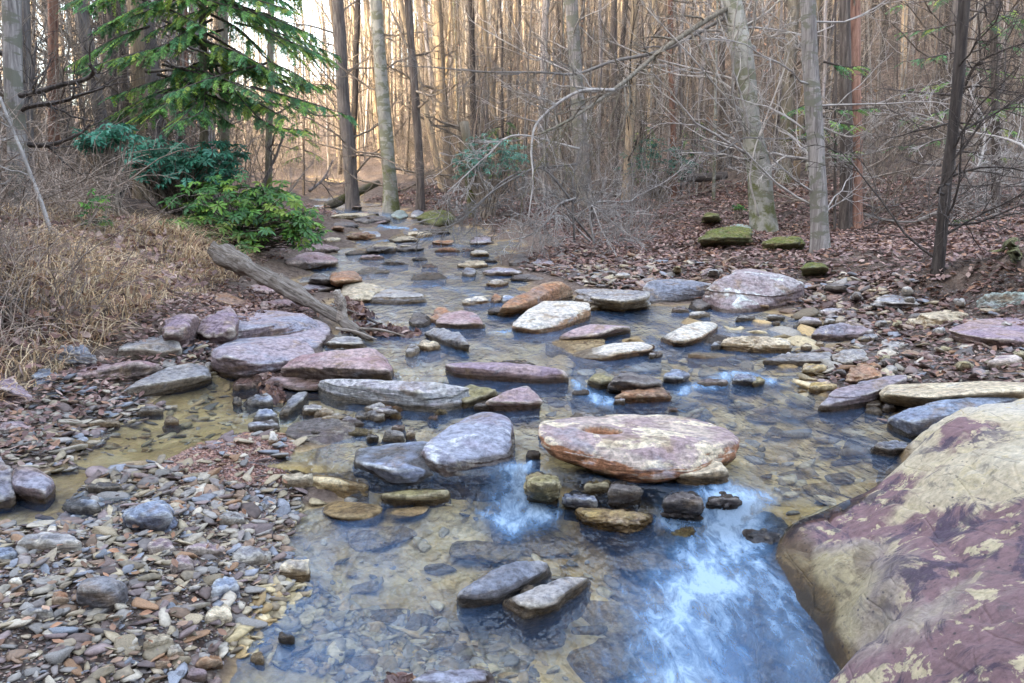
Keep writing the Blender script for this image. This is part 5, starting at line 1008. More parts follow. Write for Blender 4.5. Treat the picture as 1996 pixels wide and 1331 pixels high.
thk = MB()
for k in range(620):
    px = 880 + 1180 * fw.random(); Y = 21 + 26 * fw.random()
    if k % 5 == 0: px = -80 + 520 * fw.random(); Y = 14 + 20 * fw.random()
    x = (px - CX) / F * Y / CP; z = float(tz(x, Y)[0])
    if z < W(x, Y) + .15 and x < 4: continue
    b = np.array([x, Y, z - .1]); H = 3 + 6 * fw.random(); l = (fw.random(2) - .5) * .35 * H; r0 = .010 + .022 * fw.random(); c = np.array([(.17, .145, .125), (.11, .09, .08), (.30, .27, .24), (.2, .15, .115)][fw.integers(4)])
    P = smooth_line([b, b + [l[0] * .25 + .05 * fw.normal(), l[1] * .25, H * .4], b + [l[0] * .6, l[1] * .6, H * .72], b + [l[0], l[1], H]], 8); tube(thk, P, np.linspace(r0, .004, 8), 4, c, False)
    for j in range(9):
        i = int(fw.integers(1, 7)); q = P[i]; a = fw.random() * 6.28; L = (.4 + .9 * fw.random()); m = q + np.array([math.cos(a) * L * .5, math.sin(a) * L * .5, L * .28 * fw.random() + .05]); e = m + np.array([math.cos(a + fw.normal() * .5) * L * .5, math.sin(a) * L * .5, L * (.5 * fw.random() - .05)]); tube(thk, np.array([q, m, e]), [r0 * .45, .005, .003], 3, c, False)
        for jj in range(2): tube(thk, np.array([m, m + fw.normal(size=3) * .16 + [0, 0, .08]]), [.004, .003], 3, c, False)
tag(link('sapling_thicket', thk.mesh('sapling_thicket', tint_mat('sapling_bark', .9, 6, 0, 0))), kind='stuff')

# ---- trees one can tell apart
def hero_tree(label, base, top, Y, wpx, bark, tw='twig', nb=14, low=.25, spread=2.2, H=16, seed=1, bend=0.0, name='bare_tree', limbs=None, flare=.7, jit=.16, mids=None, br=.28):
    """base and top: where the trunk's foot and its crossing of the upper frame are seen"""
    r = np.random.default_rng(seed)
    if Y is None: b = hit(base[0], base[1], True); Y = b[1]
    else: b = at_y(base[0], base[1], Y); b[2] = float(tz(b[0], b[1])[0])
    t = at_y(top[0], top[1], Y + (r.random() - .5) * .8); k = H / (t[2] - b[2]); n = 34
    ctrlp = [b - np.array([0, 0, .3]), b + (t - b) * .3 + np.array([bend, 0, 0])] + ([at_y(a, c, Y) for a, c in mids] if mids else []) + [t, b + (t - b) * k * .6 + r.normal(size=3) * .15, b + (t - b) * k]
    ctrlp = [ctrlp[0]] + sorted(ctrlp[1:], key=lambda q: q[2]); P = smooth_line(ctrlp, n) - b
    r0 = wpx / 2 / F * Y / CP; me, rad = trunk_mesh(P, r0, BK[bark], 14, flare, jit, seed); o = thing(name, label, 'tree', tuple(b)); link('trunk', me, o)
    mb = MB()
    for kk in range(nb):
        tt = low + (.97 - low) * (kk + r.random()) / nb; i = min(int(tt * (n - 1)), n - 2); p = P[i]; a = r.random() * 6.28; el = -.1 + 1.0 * r.random()
        L = spread * (.5 + .8 * r.random()) * (1.1 - .4 * tt); grow(mb, p, (math.cos(a) * math.cos(el), math.sin(a) * math.cos(el), math.sin(el)), L, r0 * br * (1.1 - .6 * tt) + .006, 2, r, 7, .16, .03, 5, .48, .55, (.4, 1.0), 4, .15, .0035)
    link('crown', mb.mesh('crown', BK[tw]), o)
    for lm in limbs or []:
        lb = MB(); L = smooth_line([np.array(at_y(a, c, y)) - b for (a, c), y in zip(lm['pts'], np.linspace(lm['Y'][0], lm['Y'][1], len(lm['pts'])))], 28); rr = np.interp(np.linspace(0, 1, 28), [0, 1], lm['r']); tube(lb, L, rr, 7, None, True, .2, seed + 3)
        for kk in range(lm.get('kids', 14)):
            i = int(r.integers(3, 27)); ax = L[i + 1 if i < 27 else i] - L[i - 1]; ax /= np.linalg.norm(ax); s = r.normal(size=3) + np.array([0, 0, lm.get('kz', -.25)]); s -= ax * (s @ ax); s /= np.linalg.norm(s)
            grow(lb, L[i], ax * .6 + s * .8, lm.get('kl', 1.0) * (.4 + r.random()), rr[i] * .5, 2, r, 6, .2, 0, 4, .5, .6, (.4, 1.1), 4, .15, .003, sag=.05)
        link('limb', lb.mesh('limb', BK[lm.get('mat', tw)]), o)
    return o, b, Y
T14, b14, Y14 = hero_tree('stout blotched beech with a crooked broken-looking top', (1497,452), (1430,15), None, 42, 'beech', 'silver', 26, .14, 2.6, 15, 14, 0, br=.12, limbs=[
    dict(pts=[(1432,12),(1400,25),(1300,90),(1240,140),(1196,175),(1154,205),(1102,238),(1050,262)], Y=(17.5, 12.5), r=(.055, .014), kids=30, kl=1.2, mat='moss'),
    dict(pts=[(1420,30),(1300,95),(1196,119),(1123,144),(1056,141),(950,140),(845,131),(760,128)], Y=(17.5, 15.5), r=(.04, .006), kids=26, kl=.9),
    dict(pts=[(1196,175),(1123,180),(1050,235),(1036,290),(1039,350),(1030,425)], Y=(14, 12.3), r=(.028, .008), kids=20, kl=.8),
    dict(pts=[(1470,95),(1440,70),(1405,60),(1330,60)], Y=(18, 17), r=(.05, .01), kids=12)], mids=[(1470,280),(1450,120)], jit=.25)
hero_tree('straight grey trunk standing right of the blotched beech', (1603,487), (1574,0), None, 33, 'ashen', 'silver', 18, .12, 2.0, 17, 15, .0, br=.10)
hero_tree('dark half of the twin trunks behind the mossed boulder', (1650,446), (1647,0), None, 24, 'dark', 'twig', 7, .5, 2.2, 17, 16)
hero_tree('red-brown half of the twin trunks behind the mossed boulder', (1668,443), (1664,0), None, 27, 'red', 'twig', 18, .12, 2.2, 17, 17, br=.14)
hero_tree('dark leaning hemlock trunk with dead side branches at the right', (1828,522), (1880,0), None, 22, 'dark', 'dark', 26, .06, 1.5, 15, 18, br=.13, limbs=[
    dict(pts=[(1868,200),(1900,130),(1950,100),(2010,80)], Y=(14.6, 13.5), r=(.03, .012), kids=12, mat='dark'), dict(pts=[(1855,185),(1790,180),(1715,172)], Y=(14.6, 14), r=(.022, .006), kids=12, mat='dark'),
    dict(pts=[(1862,178),(1905,168),(1990,182)], Y=(14.6, 14), r=(.022, .008), kids=10, mat='dark'), dict(pts=[(1833,322),(1790,318),(1745,300)], Y=(14.6, 14), r=(.025, .006), kids=12, mat='dark')])
hero_tree('grey trunk with bulged foot behind the beech', (1527,352), (1545,40), 22, 26, 'moss', 'twig', 8, .4, 2, 16, 19)
hero_tree('tall grey trunk right of the stream with a paler face', (1140,385), (1114,0), 21.5, 28, 'ashen', 'silver', 24, .08, 2.6, 18, 20, br=.12)
hero_tree('speckled tree leaning over the far end of the stream', (764,392), (733,0), 23, 27, 'beech', 'twig', 20, .12, 2.6, 18, 21, br=.13)
hero_tree('dark trunk left of the speckled leaning tree', (688,378), (658,0), 24, 25, 'grey', 'twig', 20, .12, 2.6, 18, 22, br=.13, mids=[(668,180)])
hero_tree('dark slim trunk right of the speckled leaning tree', (819,372), (795,0), 22.5, 17, 'dark', 'twig', 10, .3, 2.0, 17, 23, .05)
hero_tree('thin forked trunk slanting to the right of the dark slim one', (865,338), (800,90), 26, 13, 'tan', 'twig', 10, .3, 2.0, 15, 24)
hero_tree('straight thin mossy trunk standing behind the bright rhododendron', (520,400), (529,0), 15.5, 14, 'moss', 'twig', 12, .12, 1.6, 15, 25)
hero_tree('warm brown trunk rising behind the dark rhododendron', (268,330), (262,0), 14.5, 27, 'tan', 'twig', 10, .3, 2.0, 17, 26)
hero_tree('broad grey trunk at the left edge of the photo', (45,470), (22,0), 10.5, 36, 'ashen', 'dark', 10, .12, 1.6, 16, 27, limbs=[dict(pts=[(40,186),(70,180),(120,165),(165,155),(182,140),(175,125)], Y=(10.4, 9.8), r=(.035, .02), kids=5, mat='dark', kl=.5)])
hero_tree('pale trunk next to the broad grey one', (60,420), (48,0), 13, 22, 'grey', 'twig', 10, .2, 1.8, 16, 28)
hero_tree('dark reddish trunk behind the curved dead limb', (105,380), (103,0), 15, 20, 'red', 'twig', 10, .2, 1.8, 16, 29)
hero_tree('greenish trunk inside the hemlock boughs', (437,360), (434,0), 16, 20, 'moss', 'twig', 8, .35, 1.8, 17, 30)
hero_tree('slim dark trunk between the warm brown one and the left edge', (222,340), (214,0), 16.5, 22, 'dark', 'twig', 10, .2, 1.8, 17, 31)
hero_tree('pinkish sapling trunk left of the blotched beech', (1316,380), (1307,60), 22, 12, 'red', 'twig', 10, .2, 1.6, 14, 32)
hero_tree('golden trunk catching the sun beside the stream head', (868,330), (850,0), 31, 20, 'tan', 'twig', 10, .25, 2.0, 18, 33)
# short rotten snag with a moss cap
def snag():
    b = at_y(920, 408, 20.0); b[2] = float(tz(b[0], b[1])[0]); t = at_y(905, 238, 20.0); P = smooth_line([b - [0, 0, .3], b + (t - b) * .5 + [.05, 0, 0], t], 16) - b; mb = MB(); tube(mb, P, np.linspace(.13, .10, 16), 10, None, True, .4, 5)
    o = thing('broken_snag', 'broken-off mossy snag standing right of the far stream', 'snag', tuple(b)); link('trunk', mb.mesh('trunk', BK['moss']), o); mb = MB()
    r = np.random.default_rng(4)
    for k in range(5): grow(mb, P[-2 - k], (r.normal(), r.normal() * .3, .4), 1.0, .035, 1, r, 5, .25, 0, 3)
    link('branches', mb.mesh('branches', BK['twig']), o)
snag()

# ---- bare shrubs and saplings whose pale twigs arch over the water
def shrub_from_lines(label, root, Y0, lines, mat='silver', name='bare_shrub', seed=1, kids=16, kl=.6, r=(.019, .006), cat='shrub', depth=2):
    rr = np.random.default_rng(seed); b = at_y(root[0], root[1], Y0); b[2] = float(tz(b[0], b[1])[0]); o = thing(name, label, cat, tuple(b))
    for pts, Y in lines:
        mb = MB(); L = smooth_line([at_y(a, c, y) - b for (a, c), y in zip(pts, np.linspace(Y[0], Y[1], len(pts)))], 26); rad = np.linspace(r[0], r[1], 26); tube(mb, L, rad, 6, None, True, .2, seed)
        for k in range(kids):
            i = int(rr.integers(2, 25)); ax = L[i + 1] - L[i - 1]; ax /= np.linalg.norm(ax); s = rr.normal(size=3); s -= ax * (s @ ax); s /= np.linalg.norm(s)
            grow(mb, L[i], ax * .7 + s * .7, kl * (.4 + rr.random()), rad[i] * .5, depth, rr, 5, .2, 0, 4, .5, .6, (.4, 1.1), 4, .15, .004, sag=.06)
        link('stem', mb.mesh('stem', BK[mat]), o)
    return o
shrub_from_lines('silvery crooked sapling with twigs drooping over the stream', (1122,470), 13.6, [(full(0, [(1120,472),(1116,396),(1122,386),(1116,354),(1123,323),(1130,284),(1151,242),(1151,158),(1158,53)]), (13.6, 14.5)), (full(0, [(1122,386),(1088,400),(1056,442),(1010,470)]), (13.6, 12.6)),
    (full(0, [(1118,396),(1060,330),(1007,345),(951,380),(909,420),(880,440)]), (13.6, 12.8)), (full(0, [(1125,320),(1035,330),(979,354),(937,396),(898,428),(868,444)]), (13.8, 12.6)), (full(0, [(1130,290),(1007,263),(951,302),(909,340),(872,374)]), (14, 13))], seed=3, kids=16, kl=.6)
shrub_from_lines('tangle of pale twigs reaching down to the right shore', (1160,470), 14.2, [(full(0, [(1158,480),(1154,400),(1224,393),(1242,382),(1301,351),(1350,310)]), (14, 15)), (full(0, [(1154,430),(1154,400),(1175,452),(1205,505)]), (14, 12.4)), (full(0, [(1156,420),(1158,403),(1190,430),(1231,462)]), (14, 12.6)), (full(0, [(1150,470),(1090,420),(1040,455),(990,470)]), (14, 12.8)), (full(0, [(1158,470),(1080,380),(1040,370),(960,400)]), (14.2, 13.2))], seed=4, kids=14, kl=.55)
shrub_from_lines('pale arching sapling at the right edge of the photo', (1700,425), 12.5, [(full(3, [(1110,1190),(1230,1222),(1400,1230),(1580,1150),(1800,1000),(2010,890)]), (12.5, 10.5)), (full(3, [(1410,1220),(1560,1160),(1740,1100),(1850,990)]), (12, 11)), (full(3, [(2010,830),(1970,800),(1850,760),(1640,720),(1400,630),(1230,650)]), (10.6, 12)), (full(3, [(1690,1000),(1750,900),(1775,800),(1770,660),(1720,570),(1690,490)]), (11.4, 12))], seed=5, kids=13, kl=.55)
shrub_from_lines('thin pale shrub in front of the straight grey trunk', (1604,470), 15.5, [(full(3, [(880,1180),(870,900),(820,830),(860,700),(960,690)]), (15.5, 15)), (full(3, [(800,770),(560,770),(430,770),(300,850),(180,840),(0,835)]), (15.4, 14.4)), (full(3, [(870,900),(700,870),(620,900),(520,1000)]), (15.3, 14.8)), (full(3, [(870,850),(1000,870),(1110,880)]), (15.2, 14.8)), (full(3, [(860,700),(1040,760),(1200,680),(1330,600)]), (15.2, 14.6))], seed=6, kids=13, kl=.55)
shrub_from_lines('bare hanging branch dropping from the top edge by the beech', (1500,440), 16.5, [(full(3, [(520,1200),(480,900),(690,290),(580,205),(545,150),(540,-40)]), (16.5, 16)), (full(3, [(580,205),(690,180),(760,200)]), (16.2, 15.8))], seed=7, kids=10, kl=.5)
shrub_from_lines('bleached leaning stem in the left brambles', (100,455), 8.6, [(full(1, [(290,1310),(220,1100),(120,840),(60,700),(0,540)]), (8.4, 8.8))], seed=8, kids=5, kl=.5, r=(.022, .015))
shrub_from_lines('dead leaning stem beside the mossy thin trunk', (520,380), 14.8, [(full(1, [(1460,1040),(1490,960),(1540,850),(1582,730)]), (14.8, 15)), (full(1, [(1720,1060),(1800,990),(1850,890)]), (18, 19))], 'dark', seed=9, kids=5, kl=.5, r=(.035, .015))
# repeating understorey
def bush_mesh(seed, n, h, wob, rad, depth=1, kids=4, arch=0.0):
    r = np.random.default_rng(seed); mb = MB()
    for k in range(n):
        a = r.random() * 6.28; el = .6 + .9 * r.random(); p = np.array([r.normal() * .25, r.normal() * .25, -.05]); grow(mb, p, (math.cos(a) * math.cos(el), math.sin(a) * math.cos(el), math.sin(el)), h * (.5 + .8 * r.random()), rad * (.6 + .8 * r.random()), depth, r, 8, wob, 0, kids, .5, .6, (.3, .9), 4, .2, .0026, sag=arch)
    return mb
BUSH = [bush_mesh(40 + i, 13, 2.3, .10, .010, 2, 4, .04).mesh('twigs', BK['twig']) for i in range(3)]
BRAM = [bush_mesh(60 + i, 20, 1.9, .17, .0085, 1, 3, .30).mesh('canes', bark_mat('bramble_cane_%d' % i, (.26, .18, .14), (.44, .34, .27), (.6, .5, .41), 0, 3)) for i in range(3)]
PALE = [bush_mesh(80 + i, 9, 2.3, .13, .008, 2, 4, .10).mesh('twigs', BK['silver']) for i in range(2)]
ur = np.random.default_rng(12)
def bushes(meshes, n, xr, yr, label, group, name, part_scale=(.7, 1.3), avoid=True, cat='shrub'):
    k = 0; tr = 0
    while k < n and tr < 3000:
        tr += 1; Y = yr[0] + (yr[1] - yr[0]) * ur.random(); px = xr[0] + (xr[1] - xr[0]) * ur.random(); x = (px - CX) / F * Y / CP; z = float(tz(x, Y)[0])
        if z < W(x, Y) + .12 and Y < 45 and x < 4: continue
        s = part_scale[0] + (part_scale[1] - part_scale[0]) * ur.random(); o = link(name, meshes[ur.integers(len(meshes))], None, (x, Y, z), (0, 0, ur.random() * 6.28), (s, s, s)); tag(o, label, cat, group); k += 1
bushes(BUSH, 46, (900, 2060), (17, 36), 'leafless twiggy shrub in the understorey of the right slope', 'twiggy shrubs on the right slope', 'twiggy_shrub')
bushes(BUSH, 26, (430, 930), (25, 44), 'leafless twiggy shrub under the sunlit trees at the stream head', 'twiggy shrubs at the stream head', 'twiggy_shrub')
bushes(BRAM, 22, (-120, 240), (8.4, 14), 'bare tangled bramble above the dry grass bank', 'brambles above the dry grass bank', 'bramble', (.5, .95))
bushes(BUSH, 26, (-100, 430), (13, 26), 'leafless twiggy shrub in the shaded wood behind the brambles', 'twiggy shrubs behind the brambles', 'twiggy_shrub')
bushes(PALE, 7, (1000, 1260), (14.5, 18), 'pale-twigged bush on the right shore under the beech limb', 'pale-twigged bushes on the right shore', 'pale_bush', (.5, .8))
bushes(PALE, 8, (1700, 2040), (12.5, 17), 'pale-twigged bush on the slope at the far right', 'pale-twigged bushes at the far right', 'pale_bush', (.5, .9))
bushes(BRAM, 10, (-100, 120), (5.6, 7.6), 'drooping dead bramble in the grass at the left edge', 'drooping brambles in the grass at the left edge', 'bramble', (.35, .6))

# ---- rhododendrons: whorls of long leaves on twisted stems
def rhodo(label, lobes, Y, n, pal, seed, leaf=.115, root=None):
    """lobes: (px, py, half width px, half height px, depth m)"""
    r = np.random.default_rng(seed); b = at_y(root[0], root[1], Y); b[2] = float(tz(b[0], b[1])[0]); o = thing('rhododendron', label, 'shrub', tuple(b)); tips = []
    wts = np.array([l[2] * l[3] for l in lobes], float); wts /= wts.sum()
    for k in range(n):
        l = lobes[r.choice(len(lobes), p=wts)]; u = r.normal(size=3); u /= np.linalg.norm(u); u *= .45 + .58 * r.random(); s = F / Y * CP
        c = at_y(l[0], l[1], Y + (l[5] if len(l) > 5 else 0)); tips.append(c + np.array([u[0] * l[2] / s, u[1] * l[4], u[2] * l[3] / s]))
    tips = np.array(tips) - b; mb = MB(); V, Q, C = [], [], []
    for tp in tips:
        m = r.integers(7, 11); a0 = r.random() * 6.28; axis = np.array([tp[0] * .25, -.25 + tp[1] * .2, 1.0]) + r.normal(size=3) * .25; axis /= np.linalg.norm(axis); s1 = np.cross(axis, [0, 1, .3]); s1 /= np.linalg.norm(s1); s2 = np.cross(axis, s1); cc = pal[r.integers(len(pal))] * (.7 + .6 * r.random())
        for j in range(m):
            a = a0 + j * 6.283 / m + r.normal() * .15; dr = s1 * math.cos(a) + s2 * math.sin(a); L = leaf * (.7 + .5 * r.random()); w = L * .15; dp = .1 + .75 * r.random(); sd = np.cross(axis, dr)
            q0 = tp + dr * .008; q1 = tp + dr * L * .5 - axis * L * .12 * dp; q2 = tp + dr * L * .92 - axis * L * .55 * dp; k0 = len(V); up = axis * w * .35
            V += [q0, q1 + sd * w + up, q1 * .35 + q2 * .65 + sd * w * .75 + up, q2, q1 * .35 + q2 * .65 - sd * w * .75 + up, q1 - sd * w + up]; Q += [[k0, k0 + 1, k0 + 2, k0 + 3], [k0, k0 + 3, k0 + 4, k0 + 5]]; C += [cc * (.85 + .3 * r.random())] * 6
    mb.add(np.array(V), np.array(Q), None, np.array(C)); link('leaves', mb.mesh('leaves', M_GREEN), o)
    st = MB()
    for k in range(0, n, 2):
        t = tips[k]; m_ = t * np.array([.35, .35, .45]) + r.normal(size=3) * .08; tube(st, smooth_line([np.array([r.normal() * .1, r.normal() * .1, -.1]), m_, t], 8), np.linspace(.016, .005, 8), 4, None, False)
    link('stems', st.mesh('stems', BK['twig']), o); return o
GB1 = np.array([(.09, .25, .04), (.14, .32, .045), (.07, .2, .045), (.21, .35, .05), (.06, .18, .05)]); GB2 = np.array([(.025, .095, .06), (.035, .12, .08), (.02, .075, .045), (.045, .13, .09)])
rhodo('bright green rhododendron overhanging the left side of the stream', [(430,400,105,62,.9), (390,440,60,45,.7,-.3), (560,430,55,55,.6,-.2), (490,440,75,45,.6), (600,450,32,42,.4,-.3), (520,380,60,30,.6,.4), (455,470,60,22,.4,-.4)], 12.2, 440, GB1 * np.array([1.2, 1.0, 1.3]), 3, .13, (470, 500))
rhodo('dark blue-green rhododendron behind the bright one', [(320,310,75,38,.8), (400,330,70,40,.8), (290,290,40,25,.6), (430,300,40,25,.6), (360,345,60,30,.6)], 12.9, 300, GB2 * 2.2, 4, .13, (340, 420))
rhodo('small bluish rhododendron in the brambles at left', [(200,268,38,20,.5), (235,255,28,16,.4), (180,280,25,15,.4)], 11.5, 80, GB2 * 2.2, 5, .12, (205, 400))
rhodo('sparse green shrub among the left brambles', [(180,435,22,28,.3), (190,390,14,30,.3), (150,460,20,10,.3)], 9.6, 46, GB1 * .8, 6, .07, (180, 470))
rhodo('misty blue-green laurel in front of the snag', [(950,300,58,40,.8), (910,320,35,28,.6), (1000,310,40,30,.6)], 19.5, 150, GB2 * 1.8 + .05, 7, .12, (950, 400))
rhodo('low green laurel under the tall grey trunk', [(1270,300,55,32,.8), (1330,320,40,25,.6), (1240,330,40,22,.6)], 21, 110, GB2, 8, .12, (1280, 380))
for lab, px, py, Y, n in [('low fern-like laurel sprig on the slope right of the twin trunks', 1715, 512, 15, 16), ('laurel sprig at the foot of the hemlock trunk', 1850, 538, 13.8, 20), ('small green sprig on the left shore beside the pale slab', 360, 702, 7.0, 9), ('tuft of green sprouts at the right edge of the beach', 1880, 735, 7.2, 14), ('yellow-green sprout cut by the right edge', 1988, 712, 7.5, 12), ('little green sprout above the log-shaped rock', 1782, 722, 7.2, 6),
                          ('green leafy sprig at the mossy foot of the red-brown trunk', 1730, 400, 18.5, 18), ('clump of green stems on the slope near the right edge', 1880, 435, 14.5, 24), ('small sprig between the mossed boulder and the trunks', 1650, 470, 16.5, 10), ('green sprig in the leaves above the mossy ledge', 1440, 405, 18.5, 12)]:
    rhodo(lab, [(px, py, 20 * 14 / Y * .8, 9 * 14 / Y * .8, .12)], Y, n, GB1 * .75 if 'yellow' not in lab else GB1 * 1.6, int(px), .09 if Y > 10 else .05, (px, py + 8))

# ---- hemlocks: boughs of flat needle sprays
def sprays(limbs, r, n_twig, tl, nl, pal, origin, hang=.35):
    """limbs: polylines in the world; returns needle mesh and twig mesh"""
    nb, tb = MB(), MB(); V, Q, C = [], [], []
    for L in limbs:
        tube(tb, L - origin, np.linspace(.02, .005, len(L)), 4, None, False); n = len(L)
        for k in range(n_twig):
            t = .12 + .88 * r.random(); i = min(int(t * (n - 1)), n - 2); p = L[i] + (L[i + 1] - L[i]) * (t * (n - 1) - i); ax = L[i + 1] - L[i]; ax /= np.linalg.norm(ax); sd = np.cross(ax, [0, 0, 1.0]); sd /= np.linalg.norm(sd) + 1e-6
            d = ax * .7 + sd * (1 if r.random() < .5 else -1) * (.5 + .6 * r.random()) + np.array([0, 0, -hang * (.3 + r.random())]); d /= np.linalg.norm(d); TL = tl * (.5 + .8 * r.random()) * (1.15 - .6 * t)
            K = 7; tw = np.array([p + d * TL * s + np.array([0, 0, -hang * .5 * TL * s * s]) for s in np.linspace(0, 1, K)]); tube(tb, tw - origin, np.linspace(.004, .002, K), 3, None, False); cc = pal[r.integers(len(pal))] * (.65 + .7 * r.random())
            s2 = np.cross(d, [0, 0, 1.0]); s2 /= np.linalg.norm(s2) + 1e-6; up = np.cross(s2, d)
            for j in range(int(nl * TL / tl) + 4):
                s = r.random(); q = p + d * TL * s + np.array([0, 0, -hang * .5 * TL * s * s]) - origin; sg = 1 if r.random() < .5 else -1; ll = (.022 + .045 * (1 - s)) * (.6 + .7 * r.random()); e = q + (s2 * sg * .8 + d * .6) * ll + np.array([0, 0, -.25 * ll]); w = .0055; wd = d * w + up * r.normal() * .004; k0 = len(V)
                V += [q - wd, q + wd, e + wd * .5, e - wd * .5]; Q.append([k0, k0 + 1, k0 + 2, k0 + 3]); C += [cc * (.8 + .4 * r.random())] * 4
    nb.add(np.array(V), np.array(Q), None, np.array(C)); return nb, tb
HG = 1.55 * np.array([(.15, .30, .09), (.22, .36, .10), (.10, .24, .10), (.30, .38, .09), (.07, .17, .08), (.12, .2, .1)])
def hemlock(label, foot, Y, wpx, H, limbpx, seed, n_twig=34, tl=.5, nl=46, pal=HG, bark='dark', topx=None):
    r = np.random.default_rng(seed); b = at_y(foot[0], foot[1], Y); b[2] = float(tz(b[0], b[1])[0]); o = thing('hemlock_tree', label, 'tree', tuple(b)); r0 = wpx / 2 / F * Y
    P = trunk_line(r, H, .0, .03); t = at_y(topx if topx else foot[0], 0, Y) - b; P[:, 0] += P[:, 2] * t[0] / t[2]; link('trunk', trunk_mesh(P, r0, BK[bark], 10, .5, .12, seed)[0], o)
    limbs = [smooth_line([at_y(a, c, y) for (a, c), y in zip(pts, np.linspace(Y + y0, Y + y1, len(pts)))], 14) for pts, y0, y1 in limbpx]
    nb, tb = sprays(limbs, r, n_twig, tl, nl, pal, b); link('needles', nb.mesh('needles', M_NEEDLE, False), o); link('boughs', tb.mesh('boughs', BK['dark']), o)
hr = np.random.default_rng(8); LP = []
for k in range(54):
    y0 = -150 + 375 * (k / 54) + hr.normal() * 12; sgn = 1 if k % 5 < 3 else -1; ln = (100 + 120 * hr.random()); x0 = (395, 395, 300, 470)[k % 4] + hr.normal() * 25
    LP.append(([(x0, y0 - 20), (x0 + sgn * ln * .5, y0 + 6), (x0 + sgn * ln, y0 + 34 + 14 * hr.random())], hr.normal() * .3, -1.0 + 2.0 * hr.random()))
LP += [([(395,20),(470,60),(520,115),(570,140),(610,165)], 0, -.6), ([(395,100),(450,170),(520,240),(600,255)], 0, -.8), ([(395,60),(480,110),(560,160),(640,165)], 0, .5), ([(395,120),(460,190),(530,200),(600,215)], 0, .8), ([(395,-30),(450,10),(520,60),(585,115)], 0, -.5),
       ([(395,120),(370,160),(340,190),(310,215)], 0, -.8), ([(395,130),(400,190),(390,220),(350,235)], 0, -1.0), ([(395,150),(380,200),(360,225),(330,255)], 0, -1.2)]
hemlock('bright green hemlock with drooping boughs left of the stream', (395,380), 13.0, 16, 14, LP, 11, 38, .38, 84, bark='moss')
LP2 = []
for k in range(12):
    y0 = -10 + 330 * k / 12; s = 1 if k % 2 else -1; LP2.append(([(1880 - y0 * .09, y0), (1880 + s * 60, y0 + 10), (1880 + s * (110 + 40 * hr.random()), y0 + 22)], 0, -.8 + 1.6 * hr.random()))
LP2 += [([(1985,10),(1960,30),(1935,55)], 0, -.5), ([(2020,0),(1980,45),(1950,70)], 0, -.4), ([(2030,190),(1985,200),(1940,215)], 0, -.5), ([(2030,215),(1970,208),(1925,220)], 0, -.6)]
hemlock('sparse dark hemlock with thin green sprays at the far right', (1935,470), 15.2, 16, 14, LP2, 12, 9, .45, 40, HG * .8)
LP3 = [([(1600,200),(1570,205),(1545,215)], 0, -.5), ([(1600,225),(1640,240),(1680,245)], 0, -.5), ([(1605,210),(1650,215),(1700,210)], 0, -.4), ([(1600,240),(1590,250),(1560,245)], 0, -.3), ([(1610,285),(1640,300),(1670,295)], 0, -.3), ([(1605,120),(1650,130),(1690,128)], 0, -.3)]
hemlock('young hemlock with feathery sprays in front of the grey trunks', (1625,470), 15.8, 6, 7, LP3, 13, 16, .4, 44, HG * .9)
for k, (px, py, Y, lab) in enumerate([(1250,370,24,'small hemlock sapling under the tall grey trunk'), (1350,360,25,'small hemlock sapling nearer the beech'), (590,330,28,'hemlock sapling behind the mossy thin trunk'), (980,360,23,'small hemlock sapling beside the misty laurel')]):
    L = []
    for j in range(10):
        yy = py - 20 - j * 11; a = 1 if j % 2 else -1; L.append(([(px, yy - 6), (px + a * 16, yy - 2), (px + a * (34 - j * 2), yy + 6)], 0, -.5 + hr.random()))
    hemlock(lab, (px, py), Y, 5, 4.5, L, 20 + k, 12, .4, 30, HG * .7)
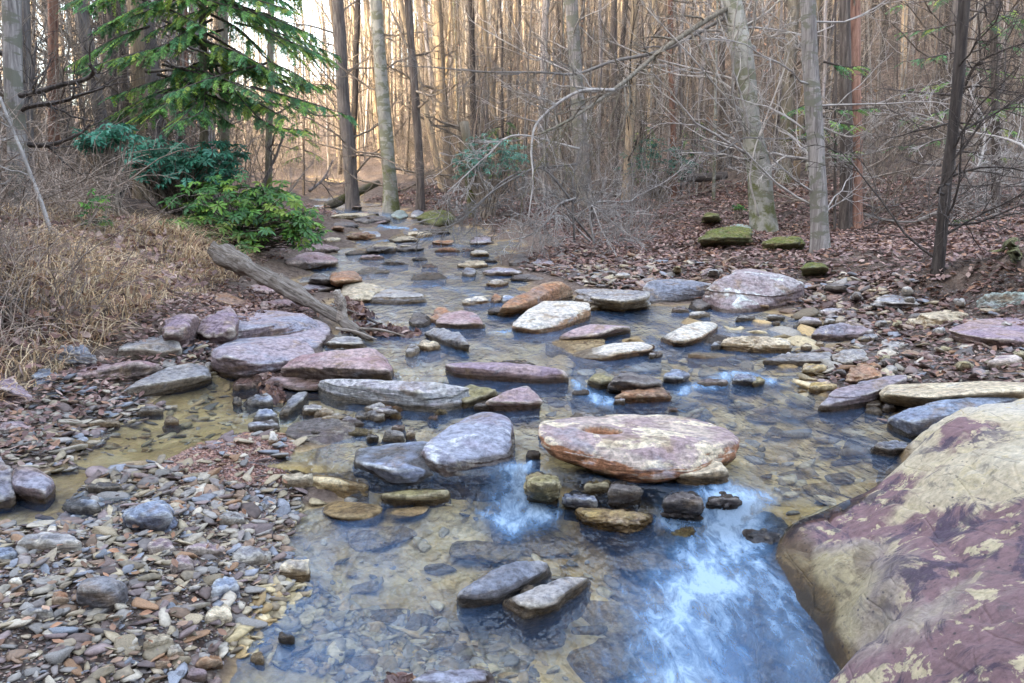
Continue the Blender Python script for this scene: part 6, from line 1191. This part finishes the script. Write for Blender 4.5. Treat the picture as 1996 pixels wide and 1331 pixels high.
# tan leaves still hanging on young beeches
def beech_sapling(label, px, py, Y, H, n, seed):
    r = np.random.default_rng(seed); b = at_y(px, py, Y); b[2] = float(tz(b[0], b[1])[0]); o = thing('young_beech', label, 'tree', tuple(b)); P = trunk_line(r, H, .03, .05); link('trunk', trunk_mesh(P, .045, BK['beech'], 7, .4, .1, seed)[0], o); mb = MB(); out = []
    for k in range(16):
        t = .15 + .8 * (k + r.random()) / 16; a = r.random() * 6.28; grow(mb, P[int(t * 25)], (math.cos(a), math.sin(a), .25), 1.6 * (1.1 - .6 * t), .014, 2, r, 6, .15, .02, 4, .5, .6, (.4, .9), 4, .2, .003, out)
    link('crown', mb.mesh('crown', BK['twig']), o); tips = np.concatenate([q[0][1:] for q in out if q[2] < 2]); tips = tips[r.permutation(len(tips))[:n]]; lb = MB(); leaves(lb, tips + np.array([0, 0, -.03]), .085, np.array([(.5, .3, .2), (.56, .37, .24), (.42, .24, .16)]), r, 1.6, 1.2); link('leaves', lb.mesh('leaves', M_LEAF, False), o)
for i, (lab, px, py, Y, H, n) in enumerate([('young beech holding coppery leaves left of the blotched beech', 1390, 400, 21, 8, 260), ('young beech holding coppery leaves behind the straight grey trunk', 1570, 380, 23, 8, 300), ('young beech with a few orange leaves near the pale sapling', 1090, 380, 24, 7, 160), ('young beech with thin coppery leaves at the sunlit stream head', 900, 350, 32, 8, 200)]):
    beech_sapling(lab, px, py, Y, H, n, 70 + i)
# ------------------------------------------------------------------ daylight
w = bpy.data.worlds.new('World'); SC.world = w; w.use_nodes = True; nt = w.node_tree
sky = nt.nodes.new('ShaderNodeTexSky'); sky.sky_type = 'NISHITA'; sky.sun_disc = False; sky.sun_elevation = SUN_EL; sky.sun_rotation = SUN_AZ; sky.air_density = 1.0; sky.dust_density = 4.0; sky.ozone_density = 1.0
hs = nt.nodes.new('ShaderNodeHueSaturation'); hs.inputs['Saturation'].default_value = .68; nt.links.new(sky.outputs[0], hs.inputs['Color']); nt.links.new(hs.outputs[0], nt.nodes['Background'].inputs[0]); nt.nodes['Background'].inputs[1].default_value = .15
sl = bpy.data.lights.new('sun', 'SUN'); sl.energy = 1.5; sl.angle = R(.6); sl.color = (1.0, .78, .43); so = bpy.data.objects.new('sun', sl); COL.objects.link(so)
dv = Vector((math.sin(SUN_AZ) * math.cos(SUN_EL), math.cos(SUN_AZ) * math.cos(SUN_EL), math.sin(SUN_EL))); so.rotation_euler = dv.to_track_quat('Z', 'Y').to_euler()
vs = SC.view_settings; vs.view_transform = 'Standard'; vs.look = 'None'; vs.gamma = 1; vs.exposure = 3.42; vs.use_curve_mapping = False
cy = SC.cycles; cy.max_bounces = 6; cy.diffuse_bounces = 1; cy.glossy_bounces = 2; cy.transmission_bounces = 2; cy.transparent_max_bounces = 8; cy.caustics_reflective = False; cy.caustics_refractive = False; cy.use_denoising = True; cy.sample_clamp_indirect = 4.0
SC.render.film_transparent = False
